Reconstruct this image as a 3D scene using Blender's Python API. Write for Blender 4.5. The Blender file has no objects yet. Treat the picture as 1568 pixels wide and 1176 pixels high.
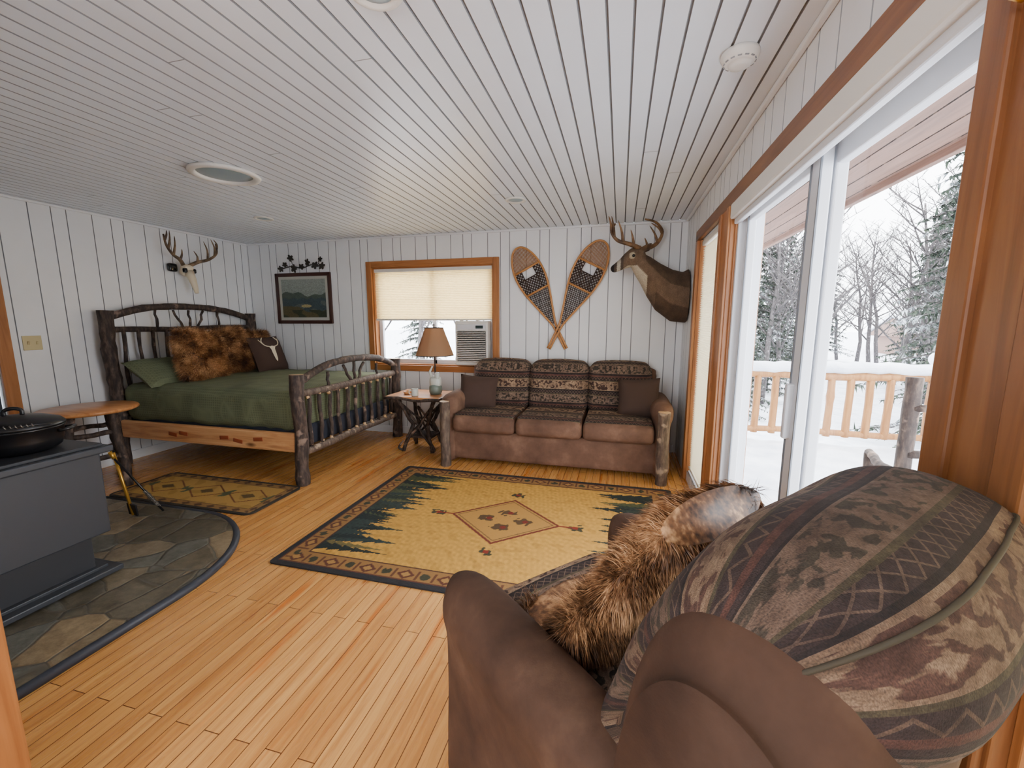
import bpy, bmesh, math, random
import numpy as np
from mathutils import Vector, Matrix, Euler, noise as mnoise
random.seed(11); np.random.seed(11)
S=bpy.context.scene
PI=math.pi
def C(r,g,b,a=1.0):
    l=(r+g+b)/3; k=1.24
    r,g,b=[max(0,min(255,l+(c-l)*k)) for c in (r,g,b)]
    f=lambda c:(c/255/12.92) if c/255<=.04045 else ((c/255+.055)/1.055)**2.4
    return (f(r),f(g),f(b),a)
# ---------------------------------------------------------------- node helper
class NT:
    def __init__(s,name,rough=.6,col=None,**k):
        m=bpy.data.materials.new(name); m.use_nodes=True
        s.m=m; s.t=m.node_tree; s.n=s.t.nodes; s.l=s.t.links; s.b=s.n['Principled BSDF']
        s.b.inputs['Roughness'].default_value=rough
        if col: s.col(col)
        for kk,v in k.items(): s.b.inputs[kk.replace('_',' ')].default_value=v
    def put(s,node,i,v):
        if v is None: return
        if isinstance(v,bpy.types.NodeSocket): s.l.new(v,node.inputs[i])
        else: node.inputs[i].default_value=v
    def math(s,op,a,b=None,c=None,clamp=False):
        n=s.n.new('ShaderNodeMath'); n.operation=op; n.use_clamp=clamp
        s.put(n,0,a); s.put(n,1,b); s.put(n,2,c); return n.outputs[0]
    def co(s,kind='Object'):
        return s.n.new('ShaderNodeTexCoord').outputs[kind]
    def attr(s,name,out='Vector'):
        n=s.n.new('ShaderNodeAttribute'); n.attribute_name=name; return n.outputs[out]
    def sep(s,v):
        n=s.n.new('ShaderNodeSeparateXYZ'); s.put(n,0,v); return n.outputs[0],n.outputs[1],n.outputs[2]
    def comb(s,x,y,z=0.0):
        n=s.n.new('ShaderNodeCombineXYZ'); s.put(n,0,x); s.put(n,1,y); s.put(n,2,z); return n.outputs[0]
    def scale(s,v,sc):
        n=s.n.new('ShaderNodeMapping'); s.put(n,0,v); n.inputs['Scale'].default_value=sc; return n.outputs[0]
    def noise(s,v,scale,detail=3,rough=.5,dist=0):
        n=s.n.new('ShaderNodeTexNoise'); s.put(n,'Vector',v)
        n.inputs['Scale'].default_value=scale; n.inputs['Detail'].default_value=detail
        n.inputs['Roughness'].default_value=rough; n.inputs['Distortion'].default_value=dist
        return n.outputs[0]
    def vor(s,v,scale,feature='F1',out='Distance',rnd=1.0):
        n=s.n.new('ShaderNodeTexVoronoi'); n.feature=feature; s.put(n,'Vector',v)
        n.inputs['Scale'].default_value=scale; n.inputs['Randomness'].default_value=rnd
        return n.outputs[out]
    def ramp(s,f,stops,interp='LINEAR'):
        n=s.n.new('ShaderNodeValToRGB'); n.color_ramp.interpolation=interp; s.put(n,0,f)
        e=n.color_ramp.elements
        while len(e)<len(stops): e.new(.5)
        for i,(p,c) in enumerate(stops):
            e[i].position=p; e[i].color=c
        return n.outputs[0]
    def mix(s,f,a,b,mode='MIX'):
        n=s.n.new('ShaderNodeMix'); n.data_type='RGBA'; n.blend_type=mode
        s.put(n,0,f); s.put(n,6,a); s.put(n,7,b); return n.outputs[2]
    def bump(s,h,st=.3,d=.01):
        n=s.n.new('ShaderNodeBump'); n.inputs['Strength'].default_value=st; n.inputs['Distance'].default_value=d
        s.put(n,'Height',h); s.l.new(n.outputs[0],s.b.inputs['Normal'])
    def col(s,v): s.put(s.b,'Base Color',v)
    def rgh(s,v): s.put(s.b,'Roughness',v)
B=(0,0,0,1); W=(1,1,1,1)
# ---------------------------------------------------------------- materials
def m_paint(name,c,r=.45):
    t=NT(name,r); n=t.noise(t.co(),3,4)
    t.col(t.ramp(n,[(.3,tuple(x*.95 for x in c[:3])+(1,)),(.7,c)])); t.bump(t.noise(t.co(),60,3),.05,.002); return t.m
M_white=m_paint('white_paint',C(239,240,241),.38)
M_ceil=m_paint('ceiling_paint',C(235,240,246),.32)
M_groove=NT('groove_shadow_gap',.8,C(150,152,155)).m
def m_wood(name,axis,c1,c2,c3,rough=.4,sc=1.0,knots=True):
    t=NT(name,rough); co=t.co()
    st=[14*sc,14*sc,14*sc]; st[axis]=1.0*sc
    v=t.scale(co,st)
    n=t.noise(v,1.6,6,.6,1.2)
    col=t.ramp(n,[(.25,c3),(.5,c1),(.75,c2)])
    if knots:
        s2=[5,5,5]; s2[axis]=1.8
        d=t.vor(t.scale(co,s2),1.0)
        kk=t.ramp(d,[(.05,W),(.13,B)])
        col=t.mix(kk,col,tuple(x*.35 for x in c3[:3])+(1,))
    t.col(col); t.bump(n,.15,.004); return t.m
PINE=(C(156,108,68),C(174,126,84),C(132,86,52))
PINE_SHADED=(C(118,80,52),C(136,96,62),C(96,64,40))  # same pine, with the backlit shade of the door-wall trim put into the colour
M_pineX=m_wood('pine_trim_x',0,*PINE); M_pineY=m_wood('pine_shaded_y',1,*PINE_SHADED); M_pineZ=m_wood('pine_trim_z',2,*PINE); M_pineZ_shaded=m_wood('pine_shaded_z',2,*PINE_SHADED)
M_railwood=m_wood('bed_rail_pine',0,C(204,156,112),C(226,188,144),C(154,102,70),.45)
M_tabletop=m_wood('table_top_pine',0,C(190,138,94),C(206,160,114),C(154,102,66),.3)
M_cedar=m_wood('cedar_rail',2,C(136,98,58),C(156,118,76),C(106,72,40),.6,1,False)
M_soffit=m_wood('soffit_boards',1,C(112,84,70),C(128,98,84),C(92,66,54),.6)
def m_bark(name,c1,c2,c3,sc=1):
    t=NT(name,.75); v=t.scale(t.co(),(30*sc,30*sc,9*sc)); n=t.noise(v,1.2,5,.6)
    n2=t.noise(t.co(),9,3)
    c=t.ramp(n,[(.3,c1),(.5,c2),(.72,c3)])
    c=t.mix(t.ramp(n2,[(.6,B),(.68,W)]),c,tuple(min(1,x*1.8) for x in c3[:3])+(1,))
    t.col(c); t.bump(n,.6,.01); return t.m
M_bark=m_bark('hickory_bark',C(34,29,27),C(62,52,47),C(102,88,78))
M_bark2=m_bark('sofa_log_bark',C(60,51,46),C(92,79,70),C(126,112,98))
M_peel=m_wood('peeled_log',2,C(196,166,128),C(222,196,160),C(150,116,80),.5,1.5,False)
M_treebark=m_bark('winter_tree_bark',C(46,43,43),C(70,66,66),C(100,96,98))
def m_floor():
    t=NT('maple_strip_floor',.22); x,y,z=t.sep(t.co())
    v=t.comb(y,x,0.0)
    n=t.n.new('ShaderNodeTexBrick'); t.put(n,'Vector',v)
    n.offset=.37; n.offset_frequency=2; n.squash=1
    n.inputs['Scale'].default_value=1; n.inputs['Brick Width'].default_value=.95; n.inputs['Row Height'].default_value=.064
    n.inputs['Mortar Size'].default_value=.0017; n.inputs['Mortar Smooth'].default_value=.2
    n.inputs['Color1'].default_value=C(222,174,114); n.inputs['Color2'].default_value=C(200,150,94); n.inputs['Mortar'].default_value=C(100,62,36)
    g=t.noise(t.scale(t.co(),(30,1.5,1)),1.5,5,.6,.6)
    c=t.mix(.75,n.outputs[0],t.ramp(g,[(.3,C(208,188,170)),(.6,W)]),'MULTIPLY')
    st=t.noise(t.scale(t.co(),(15,1.1,1)),.9,3,.5)
    c=t.mix(t.ramp(st,[(.60,B),(.72,W)]),c,t.mix(1,c,C(228,192,158),'MULTIPLY'))
    big=t.noise(t.scale(t.co(),(8,3.0,1)),.8,4,.6)
    c=t.mix(t.ramp(big,[(.66,B),(.76,(.8,.8,.8,1))]),c,C(150,90,50))
    t.col(c); t.bump(t.math('ADD',t.math('MULTIPLY',n.outputs[1],-1.0),t.math('MULTIPLY',g,.1)),.3,.003)
    t.rgh(t.ramp(g,[(.3,(.32,.32,.32,1)),(.7,(.2,.2,.2,1))])); return t.m
M_floor=m_floor()
def m_suede(name,a,b,cc):
    t=NT(name,.8); n=t.noise(t.co(),5,5,.6); n2=t.noise(t.co(),260,2)
    t.col(t.ramp(n,[(.3,a),(.55,b),(.75,cc)])); t.bump(n2,.15,.002)
    t.b.inputs['Specular IOR Level'].default_value=.25; return t.m
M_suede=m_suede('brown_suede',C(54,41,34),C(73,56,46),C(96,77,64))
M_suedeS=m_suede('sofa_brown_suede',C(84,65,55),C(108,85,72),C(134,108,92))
def m_tap(name,g=1.0):
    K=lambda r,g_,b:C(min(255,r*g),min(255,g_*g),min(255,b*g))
    t=NT(name,.9); p=t.attr('pat'); u,s,_=t.sep(p)
    f=t.math('FRACT',t.math('DIVIDE',s,.30))
    D=C(64,54,53); T=K(144,125,106); T2=K(120,104,92); O=K(86,80,64); R=K(94,68,61)
    base=t.ramp(f,[(0,C(48,41,41)),(.03,T),(.33,O),(.36,D),(.47,R),(.52,D),(.56,C(48,41,41)),(.58,T2),(.85,O),(.88,D)],'CONSTANT')
    vv=t.scale(p,(1,1.15,1)); n=t.noise(vv,27,3,.5,.7)
    mask=t.ramp(n,[(.50,B),(.54,W)])
    tan=t.math('MULTIPLY',t.math('GREATER_THAN',f,.06),t.math('LESS_THAN',f,.31))
    tan2=t.math('MULTIPLY',t.math('GREATER_THAN',f,.60),t.math('LESS_THAN',f,.83))
    c=t.mix(t.math('MULTIPLY',mask,tan),base,C(92,70,62))
    n3=t.noise(vv,38,3,.5,.4)
    c=t.mix(t.math('MULTIPLY',t.ramp(n3,[(.50,B),(.54,W)]),tan2),c,C(76,70,61))
    zz=t.math('MULTIPLY',t.math('ABSOLUTE',t.math('SUBTRACT',t.math('FRACT',t.math('DIVIDE',u,.034)),.5)),.16)
    q=t.math('ABSOLUTE',t.math('SUBTRACT',t.math('SUBTRACT',f,.385),zz))
    c=t.mix(t.math('LESS_THAN',q,.012),c,K(108,92,81))
    h1=t.math('LESS_THAN',t.math('FRACT',t.math('DIVIDE',t.math('ADD',u,s),.03)),.14)
    h2=t.math('LESS_THAN',t.math('FRACT',t.math('DIVIDE',t.math('SUBTRACT',u,s),.03)),.14)
    dk=t.math('GREATER_THAN',f,.88)
    c=t.mix(t.math('MULTIPLY',t.math('MAXIMUM',h1,h2),dk),c,K(108,93,83))
    cl=t.noise(p,55,3,.6)
    c=t.mix(.6,c,t.ramp(cl,[(.35,C(140,132,130)),(.65,W)]),'MULTIPLY')
    bigv=t.noise(p,9,3,.6)
    c=t.mix(.5,c,t.ramp(bigv,[(.38,C(150,138,140)),(.62,W)]),'MULTIPLY')
    fine=t.noise(t.scale(p,(1100,240,1)),1,2)
    c=t.mix(.7,c,t.ramp(fine,[(.3,C(104,102,100)),(.7,C(255,252,248))]),'MULTIPLY')
    t.col(c); t.bump(fine,.6,.003); return t.m
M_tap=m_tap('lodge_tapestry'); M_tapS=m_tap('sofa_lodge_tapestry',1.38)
def m_fur(name,a,b,c):
    t=NT(name,.6); n=t.noise(t.co(),8,4,.6); n2=t.noise(t.co(),70,2)
    k=t.math('ADD',t.math('MULTIPLY',n,.7),t.math('MULTIPLY',n2,.3))
    t.col(t.ramp(k,[(.40,a),(.5,b),(.60,c)])); return t.m
M_fur=m_fur('fox_fur',C(76,52,38),C(158,114,76),C(228,190,146))
M_fur2=m_fur('dark_fur',C(66,46,36),C(136,98,68),C(208,168,126))
M_fur3=m_fur('throw_fur',C(58,42,32),C(122,90,64),C(204,166,128))
def m_waffle():
    t=NT('olive_waffle_blanket',.9); x,y,z=t.sep(t.co())
    g=lambda a:t.math('ABSOLUTE',t.math('SUBTRACT',t.math('FRACT',t.math('DIVIDE',a,.022)),.5))
    h=t.math('MAXIMUM',t.math('MAXIMUM',g(x),g(y)),g(z))
    n=t.noise(t.co(),4,3)
    c=t.ramp(n,[(.3,C(98,104,82)),(.7,C(118,124,98))])
    c=t.mix(.5,c,t.ramp(h,[(.3,C(190,190,190)),(.48,W)]),'MULTIPLY')
    t.col(c); t.bump(h,.5,.006); return t.m
M_green=m_waffle()
M_iron=NT('black_cast_iron',.35,C(20,20,22)).m
M_stove=NT('charcoal_stove_steel',.45,C(54,57,62)).m
M_stove2=NT('charcoal_stove_dark',.5,C(42,44,48)).m
def m_stone():
    t=NT('slate_hearth_tile',.35); v=t.scale(t.co(),(1,1,1))
    nn=t.n.new('ShaderNodeVectorMath'); nn.operation='ADD'
    w=t.n.new('ShaderNodeTexNoise'); t.put(w,'Vector',v); w.inputs['Scale'].default_value=3
    sc=t.n.new('ShaderNodeVectorMath'); sc.operation='SCALE'; t.l.new(w.outputs[1],sc.inputs[0]); sc.inputs['Scale'].default_value=.12
    t.l.new(v,nn.inputs[0]); t.l.new(sc.outputs[0],nn.inputs[1]); v=nn.outputs[0]
    e=t.vor(v,4.6,'DISTANCE_TO_EDGE'); cc=t.vor(v,4.6,'F1','Color'); r,g,b=t.sep(cc)
    c=t.ramp(r,[(.15,C(108,103,90)),(.38,C(144,134,114)),(.6,C(168,151,124)),(.85,C(122,122,114))])
    n=t.noise(t.co(),16,6,.7)
    c=t.mix(.8,c,t.ramp(n,[(.3,C(120,116,108)),(.7,W)]),'MULTIPLY')
    c=t.mix(t.ramp(e,[(.012,W),(.024,B)]),c,C(94,90,81))
    t.col(c); t.bump(t.math('ADD',t.ramp(e,[(.0,B),(.05,W)]),t.math('MULTIPLY',n,.5)),.4,.01); return t.m
M_stone=m_stone()
M_edge=NT('hearth_edge_trim',.5,C(52,56,64)).m
def m_vc(name,rough=.95,bs=400,bst=.3):
    t=NT(name,rough); c=t.attr('Col','Color'); n=t.noise(t.co(),bs,2)
    t.col(t.mix(.6,c,t.ramp(n,[(.3,C(165,162,158)),(.7,W)]),'MULTIPLY')); t.bump(n,bst,.004); return t.m
M_rug=m_vc('woven_rug_pile'); M_hide=m_vc('deer_hide',.85,150,.9); M_art=m_vc('art_print',.35,80)
def m_glass():
    t=NT('window_glass'); o=t.n['Material Output']; tr=t.n.new('ShaderNodeBsdfTransparent'); gl=t.n.new('ShaderNodeBsdfGlossy')
    gl.inputs['Roughness'].default_value=.02; mx=t.n.new('ShaderNodeMixShader'); mx.inputs[0].default_value=.04
    t.l.new(tr.outputs[0],mx.inputs[1]); t.l.new(gl.outputs[0],mx.inputs[2]); t.l.new(mx.outputs[0],o.inputs[0]); return t.m
M_glass=m_glass()
def m_shade(name,c,tc,k=.45):
    t=NT(name); o=t.n['Material Output']; d=t.n.new('ShaderNodeBsdfDiffuse'); d.inputs[0].default_value=c
    tr=t.n.new('ShaderNodeBsdfTranslucent'); tr.inputs[0].default_value=tc; mx=t.n.new('ShaderNodeMixShader'); mx.inputs[0].default_value=k
    t.l.new(d.outputs[0],mx.inputs[1]); t.l.new(tr.outputs[0],mx.inputs[2]); t.l.new(mx.outputs[0],o.inputs[0]); return t.m
M_cell=m_shade('cellular_shade_fabric',C(230,216,182),C(238,214,162))
M_cell2=m_shade('pleated_shade_fabric',C(228,222,204),C(236,226,200),.35)
M_lampsh=m_shade('lamp_shade_hide',C(164,138,114),C(196,150,112),.3)
M_vinyl=NT('white_vinyl_frame',.35,C(218,220,224)).m
M_cream=NT('cream_plastic',.45,C(228,226,220)).m
def m_snow():
    t=NT('snow',.7); n=t.noise(t.co(),4,5); t.col(t.ramp(n,[(.3,C(200,206,216)),(.7,C(232,236,242))])); t.bump(n,.6,.08); return t.m
M_snow=m_snow()
M_needle=NT('spruce_needles',.8); 
_n=M_needle.noise(M_needle.co(),2.2,4); M_needle.col(M_needle.ramp(_n,[(.38,C(30,40,32)),(.54,C(54,64,52)),(.62,C(180,186,190))])); M_needle=M_needle.m
M_bone=NT('antler_bone',.5); _n=M_bone.noise(M_bone.co(),12,3); M_bone.col(M_bone.ramp(_n,[(.35,C(62,48,38)),(.65,C(136,114,88))])); M_bone=M_bone.m
M_antler=NT('dark_antler',.5); _n=M_antler.noise(M_antler.co(),14,3); M_antler.col(M_antler.ramp(_n,[(.35,C(66,48,36)),(.65,C(132,104,76))])); M_antler=M_antler.m
M_skull=NT('skull_bone',.6,C(226,214,190)).m
M_black=NT('black_gloss',.12,C(12,10,10)).m
M_navy=NT('navy_box_spring',.9,C(40,44,54)).m
M_frame=NT('mahogany_frame',.3,C(60,36,30)).m
M_mat=NT('picture_mat',.7,C(186,186,178)).m
M_brass=NT('brass_handle',.3,C(196,158,84),Metallic=.7).m
M_steel=NT('steel_coil',.3,C(150,146,140),Metallic=.8).m
M_almond=NT('almond_switch_plate',.4,C(200,188,150)).m
M_brownfab=NT('brown_pillow_fabric',.9,C(66,51,44)).m
M_ash=NT('ash_wood',.5,C(180,134,88)).m
M_lace=NT('rawhide_lace',.6,C(168,124,80)).m
M_lace2=NT('dark_leather_lace',.6,C(56,41,35)).m
M_pot=NT('glazed_ceramic',.4,C(206,210,202)).m
M_pot2=NT('glazed_ceramic_green',.4,C(116,126,118)).m
M_darkdoor=NT('dark_door_paint',.4,C(46,52,60)).m
M_diff=NT('light_tube_lens',.35,C(150,166,172)).m
M_cabin=NT('cabin_siding',.8,C(124,104,96)).m
# ---------------------------------------------------------------- mesh builder
def catmull(P,n,closed=True):
    P=[Vector(p) for p in P]; m=len(P); out=[]
    segs=m if closed else m-1
    for k in range(n):
        t=k/n*segs if closed else k/(n-1)*segs
        i=min(int(t),segs-1); f=t-i
        g=(lambda j:P[j%m]) if closed else (lambda j:P[max(0,min(m-1,j))])
        a,b,c,d=g(i-1),g(i),g(i+1),g(i+2)
        out.append(.5*((2*b)+(c-a)*f+(2*a-5*b+4*c-d)*f*f+(3*b-a-3*c+d)*f**3))
    return out
class MB:
    def __init__(s): s.v=[];s.f=[];s.fm=[];s.fs=[];s.pat=[];s.mats=[];s.part=(0,0)
    def mi(s,m):
        if m not in s.mats: s.mats.append(m)
        return s.mats.index(m)
    def add(s,vs,fs,mat,smooth=True,pat=None,xf=None):
        o=len(s.v); i=s.mi(mat); s.part=(len(s.f),o)
        vs=[Vector(v) for v in vs]
        s.pat+= pat if pat else [(v.x,v.z+ v.y*.6) for v in vs]
        if xf: vs=[xf@v for v in vs]
        s.v+=vs
        for f in fs: s.f.append([k+o for k in f]); s.fm.append(i); s.fs.append(smooth)
    def box(s,c,sz,mat,bev=.004,rot=None,smooth=False):
        xf=Matrix.Translation(c)
        if rot: xf=xf@Euler(rot).to_matrix().to_4x4()
        hx,hy,hz=[a/2 for a in sz]; b=min(bev,min(sz)*.3)
        if b<=0:
            vs=[(x,y,z) for x in(-hx,hx) for y in(-hy,hy) for z in(-hz,hz)]
            s.add(vs,[(0,1,3,2),(4,6,7,5),(0,4,5,1),(2,3,7,6),(0,2,6,4),(1,5,7,3)],mat,False,None,xf); return
        bm=bmesh.new(); bmesh.ops.create_cube(bm,size=1)
        for v in bm.verts: v.co=Vector((v.co.x*sz[0],v.co.y*sz[1],v.co.z*sz[2]))
        bmesh.ops.bevel(bm,geom=bm.edges[:],offset=b,segments=2,affect='EDGES',profile=.5)
        bm.verts.index_update()
        s.add([v.co.copy() for v in bm.verts],[[v.index for v in f.verts] for f in bm.faces],mat,smooth,None,xf); bm.free()
    def loft(s,rings,mat,caps=True,smooth=True,pat=None,closed=True,xf=None,capmat=None):
        n=len(rings[0]); vs=[p for r in rings for p in r]; fs=[]
        for i in range(len(rings)-1):
            for j in range(n if closed else n-1):
                fs.append((i*n+j,i*n+(j+1)%n,(i+1)*n+(j+1)%n,(i+1)*n+j))
        pr=(len(s.f),len(s.v))
        if caps and not capmat: fs+= [list(range(n))[::-1],[ (len(rings)-1)*n+j for j in range(n)]]
        s.add(vs,fs,mat,smooth,pat,xf)
        if caps and capmat:
            s.add(rings[0],[list(range(n))[::-1]],capmat,False,None,xf); s.add(rings[-1],[list(range(n))],capmat,False,None,xf)
        s.part=pr
    def tube(s,pts,rad,mat,seg=8,jit=0,capmat=None,ell=None,caps=True,xf=None,up=None):
        pts=[Vector(p) for p in pts]; n=len(pts)
        if not isinstance(rad,(list,tuple)): rad=[rad]*n
        rings=[]; t0=(pts[1]-pts[0]).normalized()
        ref=Vector(up) if up else (Vector((0,0,1)) if abs(t0.z)<.9 else Vector((1,0,0)))
        a=t0.cross(ref).normalized()
        for i in range(n):
            t=(pts[min(i+1,n-1)]-pts[max(i-1,0)]).normalized()
            if up: a=t.cross(ref).normalized()
            else: a=(a-t*a.dot(t)).normalized()
            b=t.cross(a); r=rad[i]
            rx,ry=(r if isinstance(r,(tuple,list)) else (r,r))
            ring=[]
            for k in range(seg):
                th=2*PI*k/seg; j=1+random.uniform(-jit,jit)
                ring.append(pts[i]+a*math.cos(th)*rx*j+b*math.sin(th)*ry*j)
            rings.append(ring)
        s.loft(rings,mat,caps,True,None,True,xf,capmat)
    def log(s,p0,p1,r,mat,seg=12,jit=.09,bend=.012,n=None,cap=None,taper=1.0):
        p0=Vector(p0);p1=Vector(p1); L=(p1-p0).length; n=n or max(4,int(L/.07))
        pts=[];rr=[];ph=random.uniform(0,9)
        ax=(p1-p0).normalized(); sd=ax.cross(Vector((.3,.5,.8))).normalized(); s2=ax.cross(sd)
        for i in range(n+1):
            t=i/n; w=math.sin(PI*t)
            pts.append(p0.lerp(p1,t)+sd*math.sin(t*5+ph)*bend*w+s2*math.cos(t*7+ph)*bend*w)
            rr.append(r*(1+(taper-1)*t)*(1+random.uniform(-jit,jit)*.7+.12*(random.random()<.12)))
        s.tube(pts,rr,mat,seg,jit*.5,cap)
    def rbox(s,c,sz,r,mat,puff=(0,0,0),n=10,rot=None,fn=None,pat=None):
        h=[a/2 for a in sz]; idx={}; vs=[]; pts=[]
        def tt(i): return math.sin((-1+2*i/n)*PI/2)
        def vid(i,j,k):
            key=(i,j,k)
            if key in idx: return idx[key]
            t=(tt(i),tt(j),tt(k)); p=[t[a]*h[a] for a in range(3)]
            inn=[max(-(h[a]-r),min(h[a]-r,p[a])) for a in range(3)]
            d=Vector([p[a]-inn[a] for a in range(3)])
            if d.length>1e-9:d=d.normalized()*r
            q=Vector(inn)+d
            for a in range(3):
                b1,b2=(a+1)%3,(a+2)%3
                if abs(t[a])>.99: q[a]+=math.copysign(puff[a],t[a])*(1-t[b1]**2)*(1-t[b2]**2)
            if fn: q=Vector(fn(q))
            idx[key]=len(vs); vs.append(q); return idx[key]
        fs=[]
        for a in range(n):
            for b in range(n):
                for e in (0,n):
                    fs.append((vid(e,a,b),vid(e,a+1,b),vid(e,a+1,b+1),vid(e,a,b+1)))
                    fs.append((vid(a,e,b),vid(a+1,e,b),vid(a+1,e,b+1),vid(a,e,b+1)))
                    fs.append((vid(a,b,e),vid(a+1,b,e),vid(a+1,b+1,e),vid(a,b+1,e)))
        xf=Matrix.Translation(c)
        if rot: xf=xf@Euler(rot).to_matrix().to_4x4()
        s.add(vs,fs,mat,True,[pat(v) for v in vs] if pat else None,xf)
    def pillow(s,c,w,h,t,rot,mat,n=14,jit=.01):
        vs=[];fs=[];m=n+1
        for sd in(-1,1):
            for i in range(m):
                for j in range(m):
                    x=-1+2*i/n; z=-1+2*j/n
                    k=max(0,(1-x**4))**.6*max(0,(1-z**4))**.6
                    pin=1-.07*(abs(z)**2*(1-x*x)) ; pin2=1-.07*(abs(x)**2*(1-z*z))
                    vs.append((x*w/2*pin2,sd*t/2*k+random.uniform(-jit,jit)*k*.5,z*h/2*pin))
            o=0 if sd<0 else m*m
            for i in range(n):
                for j in range(n):
                    fs.append((o+i*m+j,o+i*m+m+j,o+i*m+m+j+1,o+i*m+j+1))
        xf=Matrix.Translation(c)@Euler(rot).to_matrix().to_4x4()
        s.add(vs,fs,mat,True,None,xf)
    def lathe(s,prof,c,mat,seg=32,rot=None,smooth=True):
        rings=[[Vector((r*math.cos(2*PI*k/seg),r*math.sin(2*PI*k/seg),z)) for k in range(seg)] for r,z in prof]
        xf=Matrix.Translation(c)
        if rot: xf=xf@Euler(rot).to_matrix().to_4x4()
        s.loft(rings,mat,True,smooth,None,True,xf)
    def fur(s,n,L,w,mat,comb=(0,0,-.4),spread=.5,swirl=.8):
        f0,v0=s.part; faces=s.f[f0:]; vs=s.v
        cen=sum((v for v in vs[v0:]),Vector())/max(1,len(vs)-v0); comb=Vector(comb)
        ws=[]; tot=0
        for f in faces:
            a=(vs[f[1]]-vs[f[0]]).cross(vs[f[2]]-vs[f[0]]).length; tot+=a; ws.append(tot)
        V=[];F=[]
        ch=random.choices(range(len(faces)),cum_weights=ws,k=n)
        for ci in ch:
            f=faces[ci]; a,b,c=vs[f[0]],vs[f[1]],vs[f[2 if random.random()<.5 or len(f)<4 else 3]]
            if len(f)>=4 and random.random()<.5: a=vs[f[2]]
            r1,r2=random.random(),random.random()
            if r1+r2>1:r1,r2=1-r1,1-r2
            p=a+(b-a)*r1+(c-a)*r2
            nn=(vs[f[1]]-vs[f[0]]).cross(vs[f[2]]-vs[f[0]])
            if nn.length<1e-10: continue
            nn.normalize()
            if nn.dot(p-cen)<0: nn=-nn
            sw=mnoise.noise_vector(p*7)*swirl
            rv=Vector((random.gauss(0,1),random.gauss(0,1),random.gauss(0,1)))*spread
            d=(nn*.8+comb+sw+rv*.4).normalized(); l=L*random.uniform(.5,1.2)
            side=d.cross(Vector((random.random(),random.random(),random.random()))).normalized()*w
            q=p+d*l*.55; e=p+(d+comb*.6).normalized()*l
            o=len(V); V+=[p-side,p+side,q+side*.7,q-side*.7,e]; F+=[(o,o+1,o+2,o+3),(o+3,o+2,o+4)]
        s.add(V,F,mat,True)
    def build(s,name,loc=(0,0,0),rz=0,parent=None,recalc=True):
        me=bpy.data.meshes.new(name); me.from_pydata([tuple(v) for v in s.v],[],s.f)
        for m in s.mats: me.materials.append(m)
        me.polygons.foreach_set('material_index',s.fm); me.polygons.foreach_set('use_smooth',s.fs)
        at=me.attributes.new('pat','FLOAT_VECTOR','POINT')
        at.data.foreach_set('vector',np.array([(a[0],a[1],0) for a in s.pat],dtype=np.float32).ravel())
        if recalc:
            bm=bmesh.new(); bm.from_mesh(me); bmesh.ops.recalc_face_normals(bm,faces=bm.faces[:]); bm.to_mesh(me); bm.free()
        me.update(); o=bpy.data.objects.new(name,me); S.collection.objects.link(o)
        o.location=loc; o.rotation_euler=(0,0,rz)
        if parent: o.parent=parent
        return o
def voxelize(o,size,sm=4):
    r=o.modifiers.new('r','REMESH'); r.mode='VOXEL'; r.voxel_size=size; r.use_smooth_shade=True
    q=o.modifiers.new('s','SMOOTH'); q.iterations=sm
    dg=bpy.context.evaluated_depsgraph_get(); dg.update()
    me=bpy.data.meshes.new_from_object(o.evaluated_get(dg)); mats=list(o.data.materials)
    o.modifiers.clear(); o.data=me
    me.materials.clear()
    me.materials.append(mats[0])
    me.polygons.foreach_set('use_smooth',[True]*len(me.polygons)); me.polygons.foreach_set('material_index',[0]*len(me.polygons))
    return o
def vcol(o,cols):
    a=o.data.color_attributes.new('Col','FLOAT_COLOR','POINT')
    c=np.ones((len(cols),4),dtype=np.float32); c[:,:3]=cols; a.data.foreach_set('color',c.ravel())
# ---------------------------------------------------------------- room
XL,XR,YB,YF,H=-4.8,.62,4.65,-3.2,2.4
def strip(mb,o,U,V,N,u0,u1,v0,v1,pitch,mat,gmat=M_groove,g=.004,d=.006):
    o,U,V,N=map(Vector,(o,U,V,N)); pos=[];u=-8.0;k=0
    while u<u1:
        if u>u0+.012 and u<u1-.012: pos.append(u)
        u+=pitch[k%len(pitch)];k+=1
    pr=[(u0,0,0)]
    for p in pos: pr+= [(p-g,0,0),(p-g*.45,d,1),(p+g*.45,d,1),(p+g,0,1)]
    pr.append((u1,0,0))
    for i in range(len(pr)-1):
        a,b=pr[i],pr[i+1]
        q=[o+U*a[0]-N*a[1]+V*v0,o+U*b[0]-N*b[1]+V*v0,o+U*b[0]-N*b[1]+V*v1,o+U*a[0]-N*a[1]+V*v1]
        mid = (b[1]==d and a[1]==d)
        mb.add(q,[(0,1,2,3)],gmat if mid or (a[1]!=b[1]) else mat,False)
WP=[.105,.19,.15]
mb=MB(); mb.box(((XL+XR)/2,(YB+YF)/2,-.04),(XR-XL+.3,YB-YF+.3,.08),M_floor,0); mb.build('floor')
mb=MB(); strip(mb,(0,0,H),(1,0,0),(0,1,0),(0,0,-1),XL,XR,YF,YB,[.088],M_ceil,NT('ceiling_gap',.8,C(142,144,147)).m,.005,.008)
for k in range(26):
    x=-8+.088*random.randint(38,97); y=random.uniform(.5,4.4)
    if x<XR-.1 and x>XL: mb.box((x+.044,y,H+.0002),(.078,.003,.002),M_groove,0)
mb.box(((XL+XR)/2,(YB+YF)/2,H+.06),(XR-XL+.2,YB-YF+.2,.08),M_white,0)
mb.build('ceiling')
wx0,wx1,wz0,wz1=-2.95,-1.41,.87,2.04
mb=MB()
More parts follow.
